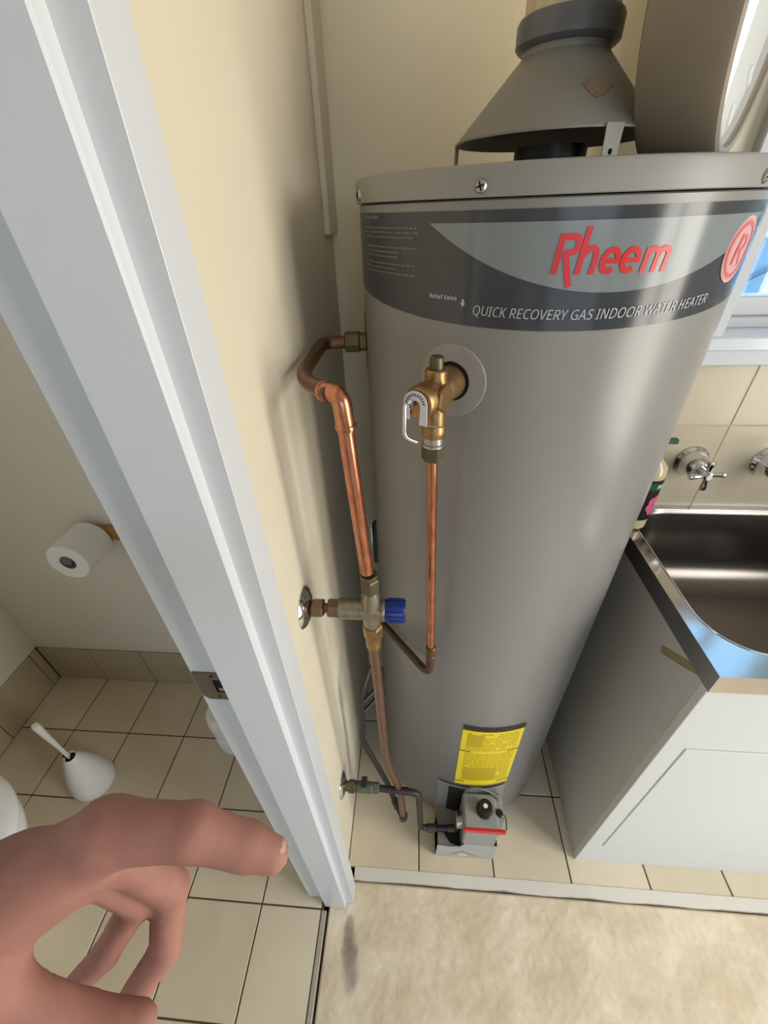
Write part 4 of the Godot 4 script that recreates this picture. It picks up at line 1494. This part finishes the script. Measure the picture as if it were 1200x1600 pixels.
func pan_loop(x0: float, x1: float, hw: float, y: float, cz: float) -> Array:
	var o := []
	for i in 48:
		var a := TAU * i / 48.0
		var cx := lerpf(x0, x1, 0.42)
		var rx := (x1 - cx) if cos(a) > 0 else (cx - x0)
		var e := 1.0 if cos(a) > 0 else 0.6
		var cxv := cos(a)
		var sz := signf(sin(a)) * pow(absf(sin(a)), e)
		o.append(Vector3(cx + rx * cxv, y, cz + hw * sz))
	return o

# ------------------------------------------------------------------ outside the window
func outside() -> void:
	var rng := RandomNumberGenerator.new()
	rng.seed = 21
	slab("ground", mottled(mat(Color.WHITE, 0.9), c8(120, 132, 100), c8(150, 158, 128), 0.02, 81, 0.4), Vector3(-12, -0.35, -20), Vector3(20, -0.2, -0.3))
	# pale blue board fence with a white rail
	var f := thing("garden_fence", "pale blue board fence with a white top rail outside the window", "fence", Vector3(4.5, -0.2, -3.4))
	var bm := mat(c8(150, 196, 226), 0.6)
	var shared: ArrayMesh
	var s := st()
	box(s, Vector3(-0.072, 0, -0.012), Vector3(0.072, 1.36, 0.012), 0.003)
	s.generate_normals()
	s.index()
	shared = s.commit()
	for i in 40:
		var o := put("board", shared, bm, f)
		o.position = Vector3(-1.6 + i * 0.15, 0, 0)
	s = st()
	box(s, Vector3(2.8, 1.16, -3.42), Vector3(9.0, 1.20, -3.34), 0.004)
	obj("top_rail", s, M.trim, f)
	for i in 4:
		var p := st()
		box(p, Vector3(3.1 + i * 1.5, -0.2, -3.388), Vector3(3.18 + i * 1.5, 1.15, -3.32), 0.004)
		obj("post", p, mat(c8(190, 214, 232), 0.6), f)
	s = st()
	tube(s, [Vector3(3.12, 0.35, -3.30), Vector3(4.3, 0.98, -3.30)], 0.022, 10)
	obj("brace", s, mat(c8(88, 120, 150), 0.6), f)
	# shrubs and bare trees beyond
	var leaf := mat(c8(104, 146, 140), 0.7)
	leaf.backlight_enabled = true
	leaf.backlight = c8(60, 90, 80)
	for k in 5:
		var at := Vector3(2.4 + k * 2.05 + rng.randf() * 0.1, -0.2, -4.6 - rng.randf() * 0.3)
		var sh := thing("shrub", ["bluish green shrub beyond the fence, leftmost seen through the window", "second bluish green shrub beyond the fence through the window", "middle bluish green shrub beyond the fence through the window", "fourth bluish green shrub beyond the fence through the window", "rightmost bluish green shrub beyond the fence through the window"][k], "shrub", at, "shrubs beyond the fence")
		s = st()
		s.set_smooth_group(-1)
		for i in 900:
			var d := Vector3(rng.randfn(), rng.randfn() * 0.9, rng.randfn()).normalized() * (0.55 + rng.randf() * 0.25)
			var c := at + Vector3(0, 1.15, 0) + d * Vector3(1.2, 1.25, 0.8)
			var u := Vector3(rng.randfn(), rng.randfn(), rng.randfn()).normalized() * 0.055
			var v := u.cross(Vector3(rng.randfn(), rng.randfn(), rng.randfn())).normalized() * 0.028
			quad(s, c + u, c + v, c - u, c - v)
		var lf := obj("foliage", s, leaf, sh)
		lf.set_meta("kind", "stuff")
		s = st()
		tube(s, [at, at + Vector3(0.02, 1.2, 0)], 0.035, 8)
		obj("stem", s, mat(c8(110, 96, 84), 0.9), sh)
	for k in 4:
		var at := Vector3(2.2 + k * 2.1, -0.2, -7.5 - k * 0.7)
		var tr := thing("bare_tree", ["bare branching tree leftmost against the sky through the window", "second bare branching tree against the sky through the window", "third bare branching tree against the sky through the window", "rightmost bare branching tree against the sky through the window"][k], "tree", at, "bare trees beyond the window")
		s = st()
		branch(s, at, Vector3(rng.randfn() * 0.06, 1, rng.randfn() * 0.06).normalized(), 1.7, 0.075, 5, rng)
		obj("branches", s, mat(c8(120, 126, 140), 0.9), tr)

func branch(s: SurfaceTool, a: Vector3, d: Vector3, l: float, r: float, n: int, rng: RandomNumberGenerator) -> void:
	var mid := a + d * l * 0.5 + Vector3(rng.randfn(), 0, rng.randfn()) * l * 0.04
	var b := a + d * l
	tube(s, [a, mid, b], r, 6, false, [r, r * 0.85, r * 0.66])
	if n == 0:
		return
	for k in 3 if n < 4 else 2:
		var e := (d + Vector3(rng.randfn(), rng.randfn() * 0.45 + 0.1, rng.randfn()) * 0.6).normalized()
		branch(s, b if k < 2 else mid, e, l * rng.randf_range(0.62, 0.8), r * 0.62, n - 1, rng)

# ------------------------------------------------------------------ pointing hand
func hand() -> void:
	# bones: from, to, radius at each end
	var B := [
		# forefinger
		[Vector3(1.3242, 1.2451, 0.7922), Vector3(1.3149, 1.2500, 0.7914), 0.0066, 0.0080, 0.0025],
		[Vector3(1.3149, 1.2500, 0.7914), Vector3(1.2970, 1.2606, 0.7910), 0.0080, 0.0093, 0.0025],
		[Vector3(1.2970, 1.2606, 0.7910), Vector3(1.2670, 1.2634, 0.7938), 0.0093, 0.0106, 0.0025],
		# middle finger, curled
		[Vector3(1.2638, 1.2378, 0.7950), Vector3(1.2689, 1.1973, 0.7957), 0.0086, 0.0078, 0.0025],
		[Vector3(1.2689, 1.1973, 0.7957), Vector3(1.2642, 1.1682, 0.8114), 0.0078, 0.0070, 0.0025],
		[Vector3(1.2642, 1.1682, 0.8114), Vector3(1.2508, 1.1545, 0.8264), 0.0070, 0.0061, 0.0025],
		# ring finger, curled
		[Vector3(1.2525, 1.2340, 0.7988), Vector3(1.2565, 1.1977, 0.8003), 0.0082, 0.0072, 0.0025],
		[Vector3(1.2565, 1.1977, 0.8003), Vector3(1.2373, 1.1686, 0.8148), 0.0071, 0.0062, 0.0025],
		[Vector3(1.2373, 1.1686, 0.8148), Vector3(1.2201, 1.1554, 0.8286), 0.0062, 0.0056, 0.0025],
		# thumb, nearest the photographer
		[Vector3(1.2212, 1.2319, 0.8282), Vector3(1.2345, 1.2147, 0.8334), 0.0123, 0.0097, 0.0025],
		[Vector3(1.2345, 1.2147, 0.8334), Vector3(1.2530, 1.1990, 0.8358), 0.0097, 0.0089, 0.0025],
		[Vector3(1.2530, 1.1990, 0.8358), Vector3(1.2733, 1.1921, 0.8341), 0.0087, 0.0071, 0.0025],
		# palm
		[Vector3(1.2076, 1.2395, 0.8238), Vector3(1.2650, 1.2600, 0.7940), 0.0180, 0.0112],
		[Vector3(1.2076, 1.2395, 0.8238), Vector3(1.2560, 1.2450, 0.7960), 0.0180, 0.0120],
		[Vector3(1.2076, 1.2395, 0.8238), Vector3(1.2400, 1.2360, 0.8000), 0.0180, 0.0130],
		[Vector3(1.2076, 1.2395, 0.8238), Vector3(1.2314, 1.2437, 0.8061), 0.0190, 0.0160],
		[Vector3(1.2076, 1.2395, 0.8238), Vector3(1.2230, 1.2300, 0.8270), 0.0190, 0.0150],
		# wrist and forearm
		[Vector3(1.2076, 1.2395, 0.8238), Vector3(1.1850, 1.2280, 0.8700), 0.0220, 0.0240],
		[Vector3(1.1850, 1.2280, 0.8700), Vector3(1.2000, 1.2100, 1.1200), 0.0250, 0.0400],
	]
	var skin := mat(Color.WHITE, 0.7)
	skin.albedo_texture = noise_tex(0.02, 91, 256, c8(144, 97, 84), c8(163, 114, 99))
	skin.uv1_triplanar = true
	skin.uv1_scale = Vector3.ONE * 12.0
	skin.subsurf_scatter_enabled = true
	skin.subsurf_scatter_strength = 0.08
	var t := thing("person", "bare hand and wrist in the left foreground, forefinger pointing right, other fingers curled under", "person", Vector3(1.25, 1.16, 0.81))
	obj("hand", nets(B, 0.0025, 0.007), skin, t)
	# nail of the forefinger
	var s := st()
	var d := (Vector3(1.3242, 1.2451, 0.7922) - Vector3(1.3149, 1.2500, 0.7914)).normalized()
	var up := Vector3(0.10, 0.75, -0.62)
	up = (up - d * up.dot(d)).normalized()
	var w := d.cross(up)
	var c := Vector3(1.3242, 1.2451, 0.7922) + d * 0.0010
	s.set_smooth_group(1)
	for i in 6:
		for j in 8:
			var q := []
			for k in [[0, 0], [0, 1], [1, 1], [1, 0]]:
				var u: float = (i + k[0]) / 6.0
				var a: float = deg_to_rad(lerpf(-48, 48, (j + k[1]) / 8.0))
				var narrow := 1.0 - 0.25 * absf(2.0 * u - 1.0) ** 3
				q.append(c + d * (u * 0.0085 - 0.0060) + (up * cos(a * narrow) + w * sin(a * narrow)) * (0.00665 - 0.0009 * u))
			quad(s, q[0], q[1], q[2], q[3])
	obj("fingernail", s, mat(c8(214, 166, 150), 0.35), t)

# surface nets over the smooth union of tapered bones
func nets(B: Array, cell: float, k: float) -> SurfaceTool:
	var lo := Vector3.ONE * 1e9
	var hi := -lo
	for b in B:
		for e in 2:
			var r: float = b[2 + e] + cell * 3
			lo = lo.min(b[e] - Vector3.ONE * r)
			hi = hi.max(b[e] + Vector3.ONE * r)
	var n := Vector3i(((hi - lo) / cell).ceil()) + Vector3i.ONE
	var f := PackedFloat32Array()
	f.resize(n.x * n.y * n.z)
	f.fill(1.0)
	for b in B:
		var A: Vector3 = b[0]
		var E: Vector3 = b[1]
		var r0: float = b[2]
		var r1: float = b[3]
		var kb: float = b[4] if b.size() > 4 else k
		var m := maxf(r0, r1) + k + cell * 2
		var i0 := Vector3i(((A.min(E) - Vector3.ONE * m - lo) / cell).floor()).max(Vector3i.ZERO)
		var i1 := Vector3i(((A.max(E) + Vector3.ONE * m - lo) / cell).ceil()).min(n - Vector3i.ONE)
		var ab := E - A
		var inv := 1.0 / ab.length_squared()
		for z in range(i0.z, i1.z + 1):
			for y in range(i0.y, i1.y + 1):
				var row := n.x * (y + n.y * z)
				for x in range(i0.x, i1.x + 1):
					var p := lo + Vector3(x, y, z) * cell - A
					var t := clampf(p.dot(ab) * inv, 0.0, 1.0)
					var d := (p - ab * t).length() - lerpf(r0, r1, t)
					var o := f[row + x]
					var h := maxf(kb - absf(d - o), 0.0) / kb
					f[row + x] = minf(d, o) - h * h * kb * 0.25
	var id := {}
	var vs := PackedVector3Array()
	var s := st()
	s.set_smooth_group(1)
	var st3 := [1, n.x, n.x * n.y]
	var quads := []
	for z in n.z - 1:
		for y in n.y - 1:
			var base := n.x * (y + n.y * z)
			for x in n.x - 1:
				var i := base + x
				var neg := 0
				for c in 8:
					if f[i + (c & 1) + (c >> 1 & 1) * n.x + (c >> 2) * st3[2]] < 0.0:
						neg += 1
				if neg == 0 or neg == 8:
					continue
				var sum := Vector3.ZERO
				var cnt := 0
				for c in 8:
					for ax in 3:
						if c >> ax & 1:
							continue
						var i2: int = i + (c & 1) + (c >> 1 & 1) * n.x + (c >> 2) * st3[2]
						var va := f[i2]
						var vb := f[i2 + st3[ax]]
						if (va < 0.0) != (vb < 0.0):
							var q := Vector3(c & 1, c >> 1 & 1, c >> 2)
							q[ax] += va / (va - vb)
							sum += q
							cnt += 1
				id[i] = vs.size()
				vs.append(lo + (Vector3(x, y, z) + sum / cnt) * cell)
				for ax in 3:
					var va := f[i]
					var vb: float = f[i + st3[ax]]
					if (va < 0.0) != (vb < 0.0):
						quads.append([i, ax, va < 0.0])
	for q in quads:
		var u: int = st3[(q[1] + 1) % 3]
		var v: int = st3[(q[1] + 2) % 3]
		var a = id.get(q[0])
		var b2 = id.get(q[0] - u)
		var c2 = id.get(q[0] - u - v)
		var d2 = id.get(q[0] - v)
		if a == null or b2 == null or c2 == null or d2 == null:
			continue
		if q[2]:
			quad(s, vs[a], vs[d2], vs[c2], vs[b2])
		else:
			quad(s, vs[a], vs[b2], vs[c2], vs[d2])
	return s
